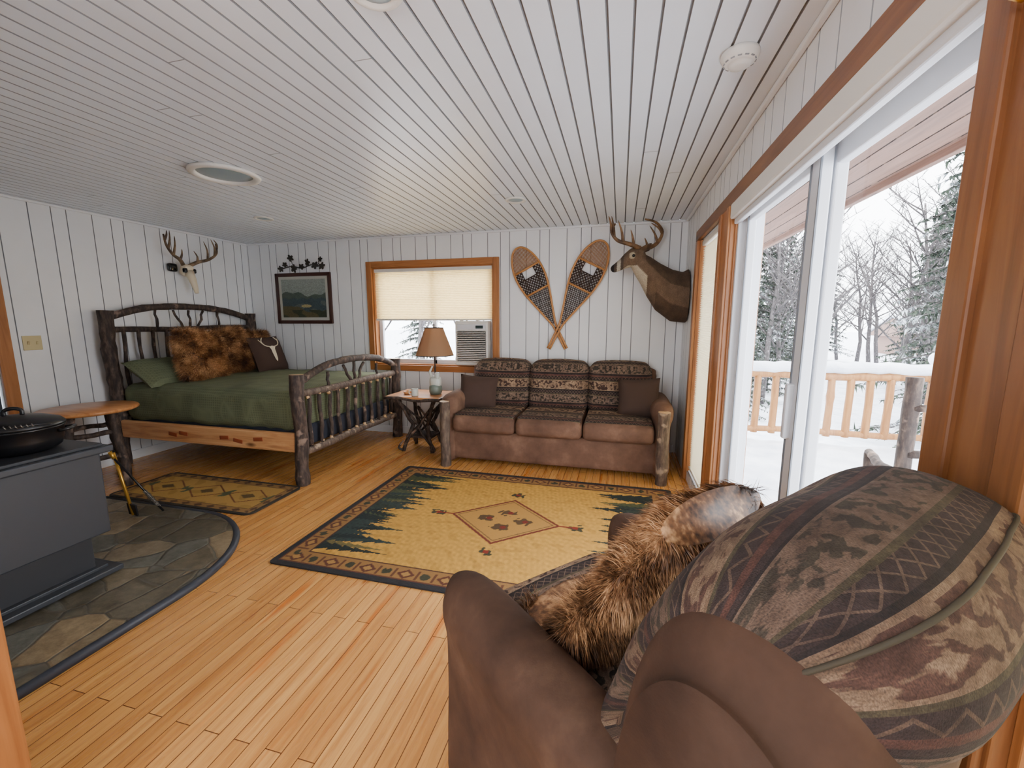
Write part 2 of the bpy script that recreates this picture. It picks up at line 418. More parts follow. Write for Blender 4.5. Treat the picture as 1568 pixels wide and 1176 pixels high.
def bw(a,b,c,d): strip(mb,(0,YB,0),(1,0,0),(0,0,1),(0,-1,0),a,b,c,d,WP,M_white)
bw(XL,wx0,0,H); bw(wx1,XR,0,H); bw(wx0,wx1,0,wz0); bw(wx0,wx1,wz1,H)
for a,b,c,d in((XL-.1,wx0,0,H),(wx1,XR+.1,0,H),(wx0,wx1,0,wz0),(wx0,wx1,wz1,H)):
    mb.box(((a+b)/2,YB+.08,(c+d)/2),(b-a,.13,d-c),M_white,0)
mb.build('wall_back')
mb=MB(); dy0,dy1=1.25,2.2
def lw(a,b,c,d):
    strip(mb,(XL,0,0),(0,1,0),(0,0,1),(1,0,0),a,b,c,d,WP,M_white); mb.box((XL-.07,(a+b)/2,(c+d)/2),(.12,b-a,d-c),M_white,0)
lw(dy1,YB,0,H); lw(YF,dy0,0,H); lw(dy0,dy1,2.05,H); mb.build('wall_left')
SL0,SL1=3.02,3.86
D0,D1=.98,2.74
N0,N1=.12,.74
ZT=2.06
mb=MB()
def rw(a,b,c,d):
    strip(mb,(XR,0,0),(0,1,0),(0,0,1),(-1,0,0),a,b,c,d,WP,M_white); mb.box((XR+.08,(a+b)/2,(c+d)/2),(.14,b-a,d-c),M_white,0)
rw(SL1,YB,0,H); rw(YF,-2.6,0,H); rw(-.9,N0,0,H); rw(-.9,SL1,ZT,H); rw(-2.6,-.9,0,.9); rw(-2.6,-.9,2.1,H)
rw(D1,SL0,0,ZT); rw(N1,D0,0,ZT)
rw(N0,N1,0,.09); rw(SL0,SL1,0,.09)
mb.build('wall_right')
mb=MB()
for a,b,c,d in((XL,-3.6,0,H),(-1.2,XR,0,H),(-3.6,-1.2,0,.8),(-3.6,-1.2,2.1,H)):
    mb.box(((a+b)/2,YF-.06,(c+d)/2),(b-a,.12,d-c),M_white,0)
mb.build('wall_front')
mb=MB(); mb.box(((XL-1.45)/2,.5,H/2),(-1.45-XL-.02,.11,H-.01),M_white,.002); mb.build('wall_partition')
mb=MB(); mb.box((-1.425,.505,1.19),(.05,.135,2.38),M_pineZ,.006); mb.box((-1.48,.575,1.19),(.1,.02,2.38),M_pineZ,.004); mb.build('trim_1')
mb=MB(); mb.box(((XL+XR)/2,YB-.012,H-.012),(XR-XL-.05,.022,.022),M_white,.006)
mb.box((XL+.012,(2.7+YB)/2-.5,H-.012),(.022,YB-1.7,.022),M_white,.006); mb.box((XR-.014,2.6,H-.014),(.024,4,.024),M_white,.006); mb.build('trim_2')
mb=MB(); mb.box(((XL+XR)/2,YB-.01,.045),(XR-XL-.06,.018,.09),M_white,.004); mb.build('baseboard_back')
mb=MB(); mb.box((XL+.011,3.45,.045),(.018,2.2,.09),M_white,.004); mb.build('baseboard_left')
mb=MB(); w=.09
mb.box((XL+.012,dy1+w/2-.0,1.02),(.024,w,2.04),M_pineZ,.004); mb.box((XL+.012,dy0-w/2,1.02),(.024,w,2.04),M_pineZ,.004)
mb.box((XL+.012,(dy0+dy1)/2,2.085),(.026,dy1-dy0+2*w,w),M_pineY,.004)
mb.box((XL-.04,(dy0+dy1)/2,1.02),(.04,dy1-dy0-.02,2.03),M_darkdoor,.004)
for zz in(.55,1.45): mb.box((XL-.015,(dy0+dy1)/2,zz),(.012,.6,.7),M_darkdoor,.005)
mb.lathe([(0,0),(.02,0),(.025,.03),(.03,.05),(.02,.065),(0,.07)],(XL-.02,dy1-.08,1.0),M_brass,16,(0,PI/2,0)); mb.build('door_1')
mb=MB(); tw=.072; y=YB-.014
mb.box((wx0-tw/2,y,(wz0+wz1)/2),(tw,.03,wz1-wz0+2*tw),M_pineZ,.004); mb.box((wx1+tw/2,y,(wz0+wz1)/2),(tw,.03,wz1-wz0+2*tw),M_pineZ,.004)
mb.box(((wx0+wx1)/2,y,wz1+tw/2),(wx1-wx0,.03,tw),M_pineX,.004); mb.box(((wx0+wx1)/2,y,wz0-tw/2),(wx1-wx0,.03,tw),M_pineX,.004)
for xx in(wx0+.008,wx1-.008): mb.box((xx,YB+.06,(wz0+wz1)/2),(.016,.13,wz1-wz0),M_pineZ,.002)
for zz in(wz0+.008,wz1-.008): mb.box(((wx0+wx1)/2,YB+.06,zz),(wx1-wx0,.13,.016),M_pineX,.002)
yy=YB+.09
for xx in(wx0+.045,wx1-.045,(wx0+wx1)/2): mb.box((xx,yy,(wz0+wz1)/2),(.05,.04,wz1-wz0-.03),M_vinyl,.004)
for zz in(wz0+.04,wz1-.04): mb.box(((wx0+wx1)/2,yy,zz),(wx1-wx0-.04,.04,.05),M_vinyl,.004)
mb.add([(wx0,yy,wz0),(wx1,yy,wz0),(wx1,yy,wz1),(wx0,yy,wz1)],[(0,1,2,3)],M_glass,False)
mb.build('window_1')
def pleat(mb,o,U,N,w,z0,z1,p=.02,d=.012,mat=M_cell):
    o,U,N=map(Vector,(o,U,N)); n=int((z1-z0)/p); vs=[];fs=[]
    for i in range(2*n+1):
        z=z0+(z1-z0)*i/(2*n); q=o+N*(d if i%2 else 0)+Vector((0,0,z)); vs+=[q,q+U*w]
    for i in range(2*n): fs.append((2*i,2*i+1,2*i+3,2*i+2))
    mb.add(vs,fs,mat,False)
mb=MB(); pleat(mb,(wx0+.02,YB+.03,0),(1,0,0),(0,-1,0),wx1-wx0-.04,1.43,wz1-.05)
mb.box(((wx0+wx1)/2,YB+.03,wz1-.035),(wx1-wx0-.035,.05,.04),M_cream,.004); mb.box(((wx0+wx1)/2,YB+.025,1.42),(wx1-wx0-.04,.035,.022),M_cream,.004); mb.build('cellular_shade')
mb=MB(); ax0,ax1,az0,az1=-1.86,-1.46,.89,1.405; ay=YB-.06
mb.box(((ax0+ax1)/2,ay+.11,(az0+az1)/2),(ax1-ax0,.24,az1-az0),M_cream,.012)
for i in range(17):
    z=az0+.05+i*.021; mb.box(((ax0+ax1)/2,ay-.014,z),(ax1-ax0-.06,.01,.009),M_cream,.002,(.5,0,0))
mb.box(((ax0+ax1)/2,ay-.012,az1-.07),(ax1-ax0-.05,.008,.06),M_vinyl,.003); mb.box(((ax0+ax1)/2+.1,ay-.018,az1-.07),(.09,.006,.035),NT('display',.2,C(50,60,58)).m,.002)
mb.box(((ax0+ax1)/2,ay-.009,az0+.22),(ax1-ax0-.05,.002,.36),NT('ac_grille_dark',.6,C(150,152,148)).m,0)
mb.build('window_air_conditioner')
mb=MB(); tw=.085; x=XR-.013
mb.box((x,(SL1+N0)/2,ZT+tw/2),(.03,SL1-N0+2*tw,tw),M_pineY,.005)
mb.box((x,SL1+tw/2,ZT/2),(.03,tw,ZT),M_pineZ,.005); mb.box((x,N0-tw/2,ZT/2),(.03,tw,ZT),M_pineZ_shaded,.005)
for (a,b),pm in (((D1,SL0),M_pineZ),((N1,D0),M_pineZ_shaded)):
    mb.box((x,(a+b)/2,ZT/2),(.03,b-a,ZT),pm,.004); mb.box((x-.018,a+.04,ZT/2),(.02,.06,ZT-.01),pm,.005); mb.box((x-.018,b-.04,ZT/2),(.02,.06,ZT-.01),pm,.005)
for yy in(SL1-.01,SL0+.01,D1-.01,D0+.01,N1-.01,N0+.01): mb.box((XR+.07,yy,ZT/2),(.15,.02,ZT),M_pineZ,.003)
mb.tube(catmull([(x-.03,.88,1.93),(x-.055,.875,1.92),(x-.06,.875,1.89),(x-.035,.88,1.88)],10,False),.004,M_brass,6)
mb.build('trim_3')
mb=MB(); xf_=XR+.085
def panel(y0,y1,xx,z0=.05,z1=ZT-.04,s=.075):
    mb.box((xx,y0+s/2,(z0+z1)/2),(.04,s,z1-z0),M_vinyl,.006); mb.box((xx,y1-s/2,(z0+z1)/2),(.04,s,z1-z0),M_vinyl,.006)
    mb.box((xx,(y0+y1)/2,z1-s/2),(.038,y1-y0-.02,s),M_vinyl,.006); mb.box((xx,(y0+y1)/2,z0+s/2+.01),(.038,y1-y0-.02,s+.02),M_vinyl,.006)
    mb.add([(xx,y0+.03,z0+.03),(xx,y1-.03,z0+.03),(xx,y1-.03,z1-.03),(xx,y0+.03,z1-.03)],[(0,1,2,3)],M_glass,False)
panel(1.78,D1-.03,xf_-.025); panel(D0+.03,1.86,xf_+.025)
M_shade_line=NT('door_shade_line',.6,C(120,124,130)).m  # grey for thin strips that draw the frame's darker shading lines
for yy_,xx_ in((1.778,xf_-.045),(1.852,xf_-.047),(D1-.105,xf_-.047)): mb.box((xx_,yy_,ZT/2),(.006,.008,ZT-.12),M_shade_line,.001)
for yy in(D1-.03,D0+.03): mb.box((XR+.07,yy,ZT/2),(.13,.03,ZT-.02),M_vinyl,.003)
mb.box((XR+.07,(D0+D1)/2,.025),(.14,D1-D0-.04,.045),M_vinyl,.004); mb.box((XR+.07,(D0+D1)/2,ZT-.02),(.14,D1-D0-.04,.04),M_vinyl,.004)
mb.box((XR+.03,1.83,1.05),(.03,.03,.22),M_vinyl,.008)
mb.build('door_2')
mb=MB(); mb.box((XR-.0,(D0+D1)/2,ZT-.045),(.075,D1-D0-.03,.085),M_cream,.01); mb.box((XR-.0,(D0+D1)/2,ZT-.1),(.03,D1-D0-.04,.03),M_vinyl,.006); mb.build('roller_blind')
k=0
for a,b in((SL0,SL1),(N0,N1)):
    mb=MB(); xx=XR+.09
    for yy in(a+.045,b-.045): mb.box((xx,yy,ZT/2+.04),(.04,.05,ZT-.1),M_vinyl,.004)
    for zz in(.12,ZT-.04): mb.box((xx,(a+b)/2,zz),(.04,b-a-.04,.05),M_vinyl,.004)
    mb.add([(xx,a,.1),(xx,b,.1),(xx,b,ZT),(xx,a,ZT)],[(0,1,2,3)],M_glass,False)
    mb.build('window_%d'%(2+k))
    mb=MB(); pleat(mb,(XR+.03,a+.03,0),(0,1,0),(-1,0,0),b-a-.06,.14,ZT-.06,.018,.012,M_cell2); mb.box((XR+.03,(a+b)/2,ZT-.03),(.045,b-a-.05,.04),M_cream,.004); mb.box((XR+.025,(a+b)/2,.125),(.03,b-a-.06,.02),M_cream,.004)
    mb.build('pleated_shade' if k==0 else 'pleated_shade.001'); k+=1
mb=MB(); mb.lathe([(0,0),(.065,0),(.068,-.012),(.06,-.03),(.045,-.04),(.04,-.038),(.036,-.048),(.016,-.05),(0,-.05)],(0,0,0),M_cream,36); 
for i in range(14):
    a=2*PI*i/14; mb.box((.054*math.cos(a),.054*math.sin(a),-.034),(.004,.014,.004),M_groove,0,(0,0,a))
mb.build('smoke_detector',(.40,1.90,H))
mb=MB(); mb.lathe([(.165,-.0),(.205,0),(.215,-.01),(.207,-.022),(.178,-.026),(.165,-.016),(.165,0)],(0,0,0),M_cream,48); mb.lathe([(0,-.012),(.1,-.011),(.165,-.006),(.165,-.001),(0,-.001)],(0,0,0),M_diff,48); mb.build('ceiling_light_tube',(-2.65,2.45,H))
for i,(x,y) in enumerate(((-3.42,3.55),(-.88,3.55),(-.76,1.28))):
    mb=MB(); mb.lathe([(.065,0),(.085,0),(.088,-.008),(.08,-.014),(.068,-.012),(.06,-.004)],(0,0,0),M_cream,32); mb.lathe([(0,-.012),(.04,-.01),(.066,-.003),(.066,0),(0,0)],(0,0,0),M_diff,32)
    mb.build('recessed_light',(x,y,H))
mb=MB(); mb.box((0,0,0),(.008,.12,.12),M_almond,.004)
for d in(-.028,.028): mb.box((.008,d,0),(.012,.012,.028),M_almond,.003,(0,.3,0))
mb.build('light_switch',(XL+.006,2.42,1.22))
# ---------------------------------------------------------------- rugs
def lc(r,g,b): return np.array(C(r,g,b)[:3])
def rug(name,a,b,paint,loc,st=.005,rz=0,corner=0):
    nx,ny=int(2*a/st),int(2*b/st); xs=np.linspace(-a,a,nx+1); ys=np.linspace(-b,b,ny+1)
    X,Y=np.meshgrid(xs,ys,indexing='ij'); col=paint(X,Y,a,b)
    if corner:
        cx=np.maximum(np.abs(X)-(a-corner),0); cy=np.maximum(np.abs(Y)-(b-corner),0); r=np.hypot(cx,cy); k=np.where(r>corner,corner/np.maximum(r,1e-6),1)
        X=np.sign(X)*np.where(cx>0,(a-corner)+cx*k,np.abs(X)); Y=np.sign(Y)*np.where(cy>0,(b-corner)+cy*k,np.abs(Y))
    Z=np.full_like(X,.010)+np.random.uniform(-.0006,.0006,X.shape)
    V=np.stack([X,Y,Z],-1).reshape(-1,3)
    i=np.arange(nx)[:,None]*(ny+1)+np.arange(ny)[None,:]
    F=np.stack([i,i+ny+1,i+ny+2,i+1],-1).reshape(-1,4)
    bd=[k for k in range(ny+1)]+[q*(ny+1)+ny for q in range(1,nx+1)]+[nx*(ny+1)+k for k in range(ny-1,-1,-1)]+[q*(ny+1) for q in range(nx-1,0,-1)]
    n0=len(V); E=V[bd].copy(); E[:,2]=.001; V=np.concatenate([V,E]); m=len(bd)
    SF=[[bd[k],bd[(k+1)%m],n0+(k+1)%m,n0+k] for k in range(m)]
    F=F.tolist()+SF
    me=bpy.data.meshes.new(name); me.from_pydata(V.tolist(),[],F); me.materials.append(M_rug)
    o=bpy.data.objects.new(name,me); S.collection.objects.link(o); o.location=loc; o.rotation_euler=(0,0,rz)
    cc=col.reshape(-1,3); vcol(o,np.concatenate([cc,cc[bd]])); return o
def blobs(X,Y,seed,sc):
    r=np.random.RandomState(seed); f=np.zeros_like(X)
    for k in range(10):
        th=r.uniform(0,PI); w=sc*r.uniform(.6,1.6); f+=np.sin((X*math.cos(th)+Y*math.sin(th))*w+r.uniform(0,6))
    return f/3.2
def paint_big(X,Y,a,b):
    c=np.zeros(X.shape+(3,)); gold=lc(202,160,86); c[:]=gold
    bl=blobs(X,Y,3,60); c[bl>.7]=lc(188,148,78)
    r=np.random.RandomState(5)
    def tree(sx,cy,h,w,colr,x0):
        t=((a-x0)-sx*X)/h
        k=np.abs(Y-cy)<w*(1-t)*(.45+.55*(1-np.mod(t*6,1)))
        m=(t>=0)&(t<=1)&k; c[m]=colr
    G=[lc(46,56,50),lc(74,80,56),lc(32,42,40),lc(112,102,66),lc(48,60,58)]
    for sx in(-1,1):
        for k in range(20):
            cy=r.uniform(-b+.25,b-.2); tree(sx,cy,r.uniform(.22,.44)+.2*(abs(cy)/b)**2,r.uniform(.05,.10),G[r.randint(5)],.17)
        for k in range(44):
            cy=r.uniform(-b+.2,b-.2); edge=abs(cy)/b
            tree(sx,cy,.16+.56*edge**2+r.uniform(-.05,.1),r.uniform(.04,.08),G[r.choice([0,2,4,1])],.16)
    c[:]=c*(1+.10*blobs(X,Y,77,140)[...,None])
    dm=np.abs(X)/.40+np.abs(Y)/.34
    c[dm<1]=lc(184,144,84)
    c[(dm<1)&(dm>.93)]=lc(108,52,40); c[(dm<.88)&(dm>.85)]=lc(114,88,56)
    for ox,oy in((-.13,0),(.13,0),(0,.11),(0,-.11)):
        q=((X-ox)/.075)**2+((Y-oy)/.05)**2+blobs(X,Y,8,120)*.45; c[q<.7]=lc(86,68,46); q2=((X-ox-.02)/.03)**2+((Y-oy)/.03)**2; c[q2<.5]=lc(116,50,38)
    for ox,oy in((-.5,0),(.5,0),(0,.43),(0,-.43)):
        q=((X-ox)/.06)**2+((Y-oy)/.045)**2+blobs(X,Y,9,110)*.6; c[q<.6]=lc(66,64,46); c[(np.abs(X-ox)<.016)&(np.abs(Y-oy)<.016)]=lc(126,50,36)
    for ox,oy in((-.43,0),(.43,0)): c[(np.abs(Y)<.010)&(np.abs(X-ox)<.05)]=lc(120,44,34)
    d=np.minimum(a-np.abs(X),b-np.abs(Y))
    c[d<.165]=lc(72,46,38); c[d<.155]=lc(150,116,74)
    L=np.where((a-np.abs(X))<(b-np.abs(Y)),Y,X); dd=d-.092
    ph=np.mod(L,.24)-.12; m=(d<.15)&(d>.035)
    c[m&(np.abs(ph)/.055+np.abs(dd)/.045<1)]=lc(90,56,42); c[m&(np.abs(ph)/.03+np.abs(dd)/.025<1)]=lc(170,134,84)
    ph2=np.mod(L+.12,.24)-.12; c[m&((ph2/.03)**2+(dd/.03)**2+blobs(X,Y,4,120)*.4<.8)]=lc(62,62,46)
    c[m&(np.abs(np.abs(ph)-.07)<.008)&(np.abs(dd)<.04)]=lc(98,66,46)
    c[(d<.05)]=lc(98,62,44); c[d<.036]=lc(44,44,47); return c
rug('area_rug',1.2,.85,paint_big,(-.745,2.685,0),.005,0,.03)
def paint_small(X,Y,a,b):
    c=np.zeros(X.shape+(3,)); c[:]=lc(190,156,94); bl=blobs(X,Y,31,40); c[bl>.6]=lc(174,142,84)
    for ox in(-.42,.0,.42):
        dm=np.abs(X-ox)/.2+np.abs(Y)/.13; c[(dm<1)&(dm>.9)]=lc(112,68,50); c[(dm<.35)]=lc(104,86,58)
    for ox in(-.62,-.21,.21,.62):
        q=((X-ox)/.05)**2+(Y/.07)**2+blobs(X,Y,7,70)*.6; c[q<.6]=lc(96,100,74)
    d=np.minimum(a-np.abs(X),b-np.abs(Y)); c[d<.09]=lc(84,66,50)
    c[d<.08]=lc(154,122,80); L=np.where((a-np.abs(X))<(b-np.abs(Y)),Y,X)
    c[(d<.08)&(d>.025)&(np.abs(np.mod(L,.12)-.06)/.04+np.abs(d-.052)/.026<1)]=lc(96,72,52); c[d<.025]=lc(56,52,46); return c
rug('bedside_rug',.71,.275,paint_small,(-3.27,2.565,0),.006,0,.06)
# ---------------------------------------------------------------- hearth + stove
mb=MB(); hx0,hx1,hy0,hy1=-3.9,-2.15,.60,2.22; R=.75
def outline(e):
    P=[(hx0,hy0),(hx1+e,hy0)]
    for i in range(17):
        a=PI/2*i/16; P.append((hx1-R+(R+e)*math.cos(a),hy1-R+(R+e)*math.sin(a)))
    P.append((hx0,hy1+e)); return P
A=outline(0); n=len(A)
mb.add([(x,y,.03) for x,y in A]+[(x,y,.0) for x,y in A],[list(range(n))]+[(i,(i+1)%n,n+(i+1)%n,n+i) for i in range(n)],M_stone,False)
mb.tube([Vector((x,y,.016)) for x,y in outline(.012)[1:]],[.022]*(n-1),M_edge,8)
mb.build('stone_hearth_pad')
mb=MB()
mb.box((0,0,.055),(.62,.62,.03),M_stove,.006); mb.box((-.01,0,.075),(.54,.54,.02),M_stove,.004)
def prism(z0,s0,z1,s1,mat):
    r0=[Vector((x*s0,y*s0,z0)) for x,y in((-1,-1),(1,-1),(1,1),(-1,1))]; r1=[Vector((x*s1,y*s1,z1)) for x,y in((-1,-1),(1,-1),(1,1),(-1,1))]
    mb.loft([r0,r1],mat,True,False)
prism(.08,.23,.27,.23,M_stove2)
mb.box((0,0,.49),(.58,.58,.44),M_stove,.008)
mb.box((0,0,.73),(.66,.66,.035),M_stove,.008); mb.box((0,0,.755),(.60,.60,.016),M_stove2,.004)
mb.box((0,-.30,.47),(.44,.03,.32),M_iron,.01); mb.box((0,-.318,.47),(.30,.01,.2),M_black,.005); mb.tube([(.2,-.32,.42),(.2,-.37,.42),(.2,-.37,.52),(.2,-.32,.52)],.01,M_steel)
mb.tube([(-.12,-.05,.76),(-.12,-.05,H-.03-.0)],.075,M_iron,24)
mb.build('wood_stove',(-2.94,1.24,.0))
mb=MB()
mb.lathe([(0,0),(.12,0),(.15,.02),(.162,.06),(.164,.11),(.172,.115),(.172,.122),(.16,.124),(0,.124)],(0,0,0),M_iron,40)
mb.lathe([(.172,.124),(.174,.132),(.158,.15),(.1,.172),(.03,.182),(0,.183)],(0,0,0),M_iron,40)
mb.tube(catmull([(-.03,0,.178),(-.03,0,.205),(0,0,.215),(.03,0,.205),(.03,0,.178)],12,False),.009,M_iron)
for sx in(-1,1):mb.tube(catmull([(sx*.162,-.04,.095),(sx*.2,-.035,.10),(sx*.2,.035,.10),(sx*.162,.04,.095)],10,False),.009,M_iron)
HB=catmull([(-.16,-.03,.12),(-.14,-.09,.142),(-.05,-.15,.148),(.06,-.15,.148),(.14,-.09,.142),(.16,-.03,.12)],160,False)
mb.tube(HB[::4],.004,M_iron,6)
mb.tube([p+Vector((0,.007*math.cos(i*1.2),.007*math.sin(i*1.2))) for i,p in enumerate(HB) if 45<i<115],.0022,M_steel,5)
mb.build('cast_iron_dutch_oven',(-2.86,1.33,.764),.75)
mb=MB()
P0,P1=Vector((.14,.10,.02)),Vector((-.04,-.04,.44))
mb.tube([P0,P0.lerp(P1,.5),P1],.007,M_iron)
HB=[P0.lerp(P1,.10+.30*i/70) for i in range(71)]
mb.tube([p+Vector((.012*math.cos(i*1.3),.012*math.sin(i*1.3),0)) for i,p in enumerate(HB)],.0035,M_steel,5)
mb.tube([P1,P1+Vector((-.02,-.01,.05))],.012,M_brass,8)
Q0,Q1=Vector((.0,.0,.02)),Vector((-.06,-.03,.48))
mb.tube([Q0,Q1],.010,M_brass); mb.tube([Q1,Q1+Vector((-.01,-.01,.05))],.014,M_iron,8); mb.box(Q0+Vector((0,0,.04)),(.08,.012,.09),M_iron,.003,(.15,.1,0))
mb.build('fireplace_poker',(-3.28,2.03,.03))
# ---------------------------------------------------------------- bed
mb=MB(); hx,fx,hy=-1.04,1.04,.80
for (x,h) in((hx,1.5),(fx,.96)):
    for sy in(-1,1): mb.log((x,sy*hy,0),(x+.01,sy*hy,h),.056,M_bark,14,.1,.012,None,M_peel)
def arch(x,z0,z1,r,y0=-hy,y1=hy):
    pts=catmull([(x,y0,z0),(x,y0*.55+random.uniform(-.02,.02),z0+(z1-z0)*.8),(x+.01,0,z1),(x,y1*.55,z0+(z1-z0)*.75),(x,y1,z0)],26,False)
    mb.tube(pts,[r*(1+random.uniform(-.1,.1)) for _ in pts],M_bark,12,.04)
arch(hx,1.43,1.56,.034); mb.log((hx,-hy,1.32),(hx,hy,1.33),.026,M_bark); mb.log((hx,-hy,.5),(hx,hy,.5),.035,M_bark)
for i in range(11):
    y=-hy+.13+i*.134; mb.log((hx,y,.5),(hx+.005,y,1.31),.016,M_bark,8,.12,.01)
for y,dy in((-.35,.0),(-.08,-.09),(0,0),(.08,.09),(.35,0)):
    mb.log((hx,y,1.33),(hx,y+dy,1.52),.012,M_bark,8)
arch(fx,.88,1.03,.034); mb.log((fx,-hy,.79),(fx,hy,.79),.032,M_bark2); mb.log((fx,-hy,.28),(fx,hy,.28),.032,M_bark2)
for i in range(11):
    y=-hy+.13+i*.134; m=M_bark if i%2 else M_bark2
    mb.log((fx,y,.30),(fx,y+random.uniform(-.015,.015),.78),.018,M_bark,9,.12,.012)
    mb.log((fx,y,.29),(fx,y,.33),.0175,M_peel,8); mb.log((fx,y,.74),(fx,y,.785),.0175,M_peel,8)
for y,dy in((-.4,0),(-.05,-.12),(.0,0),(.05,.12),(.4,0)): mb.log((fx,y,.80),(fx,y+dy,.80+.2*(1-abs(y+dy)/hy*.6)),.014,M_bark,8)
mb.box((0,-hy+.0,.37),(2.0,.045,.17),M_railwood,.018); mb.box((0,hy,.37),(2.0,.045,.17),M_railwood,.018)
for k,(x,z) in enumerate(((-.35,.36),(-.22,.375),(.25,.37),(.40,.35),(.62,.38))):
    mb.rbox((x,-hy-.0225,z),(.10,.006,.035),.0028,NT('rail_knot%d'%k,.6,C(140,76,50)).m,(0,.002,0),6,(0,random.uniform(-.3,.3),0))
mb.rbox((0,0,.39),(1.98,1.5,.2),.04,M_navy,(0,0,0),8)
def bl(p):
    n=mnoise.noise(Vector((p.x*3,p.y*3,p.z*3))); n2=mnoise.noise(Vector((p.x*9,p.y*9,p.z*4)))
    return (p.x,p.y+ .02*n2*(1 if abs(p.y)>.7 else 0),p.z+.018*n+ .008*n2)
mb.rbox((-.01,0,.62),(1.98,1.56,.36),.09,M_green,(.0,.01,.02),36,None,bl)
mb.pillow((-.72,-.52,.90),.60,.42,.17,(-1.0,.0,PI/2),M_green,16)
mb.pillow((-.50,-.34,1.05),.46,.52,.22,(-.30,.14,PI/2+.15),M_fur,16); mb.fur(17000,.08,.0018,M_fur,(0.05,-.1,-.30),.6,.5)
mb.pillow((-.66,.14,1.07),.38,.50,.20,(-.20,-.16,PI/2-.1),M_fur2,16); mb.fur(14000,.075,.0018,M_fur2,(0.05,.1,-.30),.6,.5)
mb.pillow((-.84,.68,1.06),.40,.46,.14,(-.2,0,PI/2),M_fur2,12); mb.fur(8000,.06,.0018,M_fur2,(0.05,0,-.3),.6,.7)
xf=Matrix.Translation((-.50,.50,1.0))@Euler((-.35,.0,PI/2+.05)).to_matrix().to_4x4()
mb.pillow((-.50,.50,1.0),.48,.46,.17,(-.35,.0,PI/2+.05),M_brownfab,16)
sk=[(-.03,.03),(-.05,.06),(0,.07),(.05,.06),(.03,.03),(.028,-.02),(.018,-.1),(0,-.13),(-.018,-.1),(-.028,-.02)]
V=[Vector((x,-.095,z+.01)) for x,z in sk]
mb.add(V,[list(range(len(V)))],M_skull,False,None,xf)
for s_ in(-1,1):
    mb.tube([xf@Vector(p) for p in catmull([(s_*.03,-.093,.07),(s_*.1,-.09,.09),(s_*.13,-.085,.14),(s_*.09,-.075,.19)],10,False)],.006,M_skull,6)
    mb.tube([xf@Vector(p) for p in((s_*.12,-.085,.11),(s_*.15,-.07,.17))],.005,M_skull,6)
mb.build('log_bed',(-3.65,3.70,0))
mb=MB(); mb.lathe([(0,.0),(.30,0),(.315,.008),(.32,.02),(.31,.033),(0,.036)],(0,0,.655),M_tabletop,40)
for a in(.3,.3+PI/2,.3+PI,.3+PI*1.5):
    mb.log((.23*math.cos(a),.23*math.sin(a),0),(.18*math.cos(a),.18*math.sin(a),.655),.036,M_bark,10)
    for z in(.28,.48):
        b=a+PI/2; mb.log((.21*math.cos(a),.21*math.sin(a),z+(.03 if int(a*2)%2 else 0)),(.21*math.cos(b),.21*math.sin(b),z),.021,M_bark,8)
mb.build('round_log_table',(-4.28,2.44,.0))
mb=MB(); mb.box((0,0,.605),(.62,.5,.03),M_tabletop,.008); 
for sy in(-1,1): mb.log((-.31,sy*.25,.60),(.31,sy*.25,.60),.016,M_bark,8)
for sx in(-1,1): mb.log((sx*.31,-.25,.60),(sx*.31,.25,.60),.016,M_bark,8)
for sx in(-1,1):
    for sy in(-1,1):
        mb.log((sx*.17,sy*.15,0),(sx*.08,sy*.06,.3),.02,M_bark,9); mb.log((sx*.08,sy*.06,.28),(sx*.22,sy*.17,.59),.02,M_bark,9)
        mb.log((sx*.15,sy*.14,.08),(-sx*.12,sy*.12,.45),.012,M_bark,8); mb.log((sx*.2,sy*.16,.55),(-sx*.1,-sy*.1,.2),.010,M_bark,8)
        mb.tube(catmull([(sx*.17,sy*.15,.01),(sx*.21,sy*.18,.05),(sx*.16,sy*.16,.12)],8,False),.012,M_bark,7)
mb.box((0,0,.16),(.3,.26,.02),M_bark,.004)
mb.build('twig_end_table',(-2.07,4.12,0))
mb=MB(); mb.lathe([(0,0),(.06,0),(.07,.03),(.068,.08),(.05,.11),(.03,.12),(0,.12)],(0,0,0),M_pot2,24)
mb.rbox((.0,0,.13),(.11,.09,.12),.03,M_pot,(.01,.01,.01),8); mb.rbox((.03,-.02,.2),(.05,.05,.08),.02,M_pot,(0,0,0),6); mb.tube([(-.03,0,.16),(-.06,-.01,.24),(-.03,0,.3)],[.02,.015,.008],M_pot,8)
mb.tube([(0,0,.16),(0,0,.55)],.009,M_bark,8)
pr=[(.20,.42),(.175,.49),(.145,.57),(.115,.65),(.095,.71)]
rings=[[Vector(((r+.004*math.sin(8*a))*math.cos(a),(r+.004*math.sin(8*a))*math.sin(a),z)) for a in [2*PI*k/40 for k in range(40)]] for r,z in pr]
mb.loft(rings,M_lampsh,False)
for r,z in(pr[0],pr[-1]):
    mb.tube([Vector((r*math.cos(a),r*math.sin(a),z)) for a in [2*PI*k/40 for k in range(41)]],.005,M_bark,6)
for a in(0,2.1,4.2): mb.tube([(0,0,.68),(.093*math.cos(a),.093*math.sin(a),.705)],.0025,M_iron,5)
mb.tube([(0,0,.5),(0,0,.6),(0,0,.75)],[.004,.004,.006],M_iron,6); mb.lathe([(0,.50),(.02,.51),(.03,.55),(.02,.59),(0,.60)],(0,0,0),M_cream,12)
mb.build('table_lamp',(-1.91,4.12,.622))
mb=MB(); mb.lathe([(0,0),(.04,0),(.055,.025),(.05,.03),(.04,.012),(0,.008)],(0,0,0),M_railwood,20); mb.build('wooden_bowl',(-2.20,4.05,.622))
mb=MB(); mb.lathe([(0,0),(.034,0),(.036,.01),(.036,.075),(.034,.08),(.031,.075),(.031,.012),(0,.01)],(0,0,0),M_pot,24)
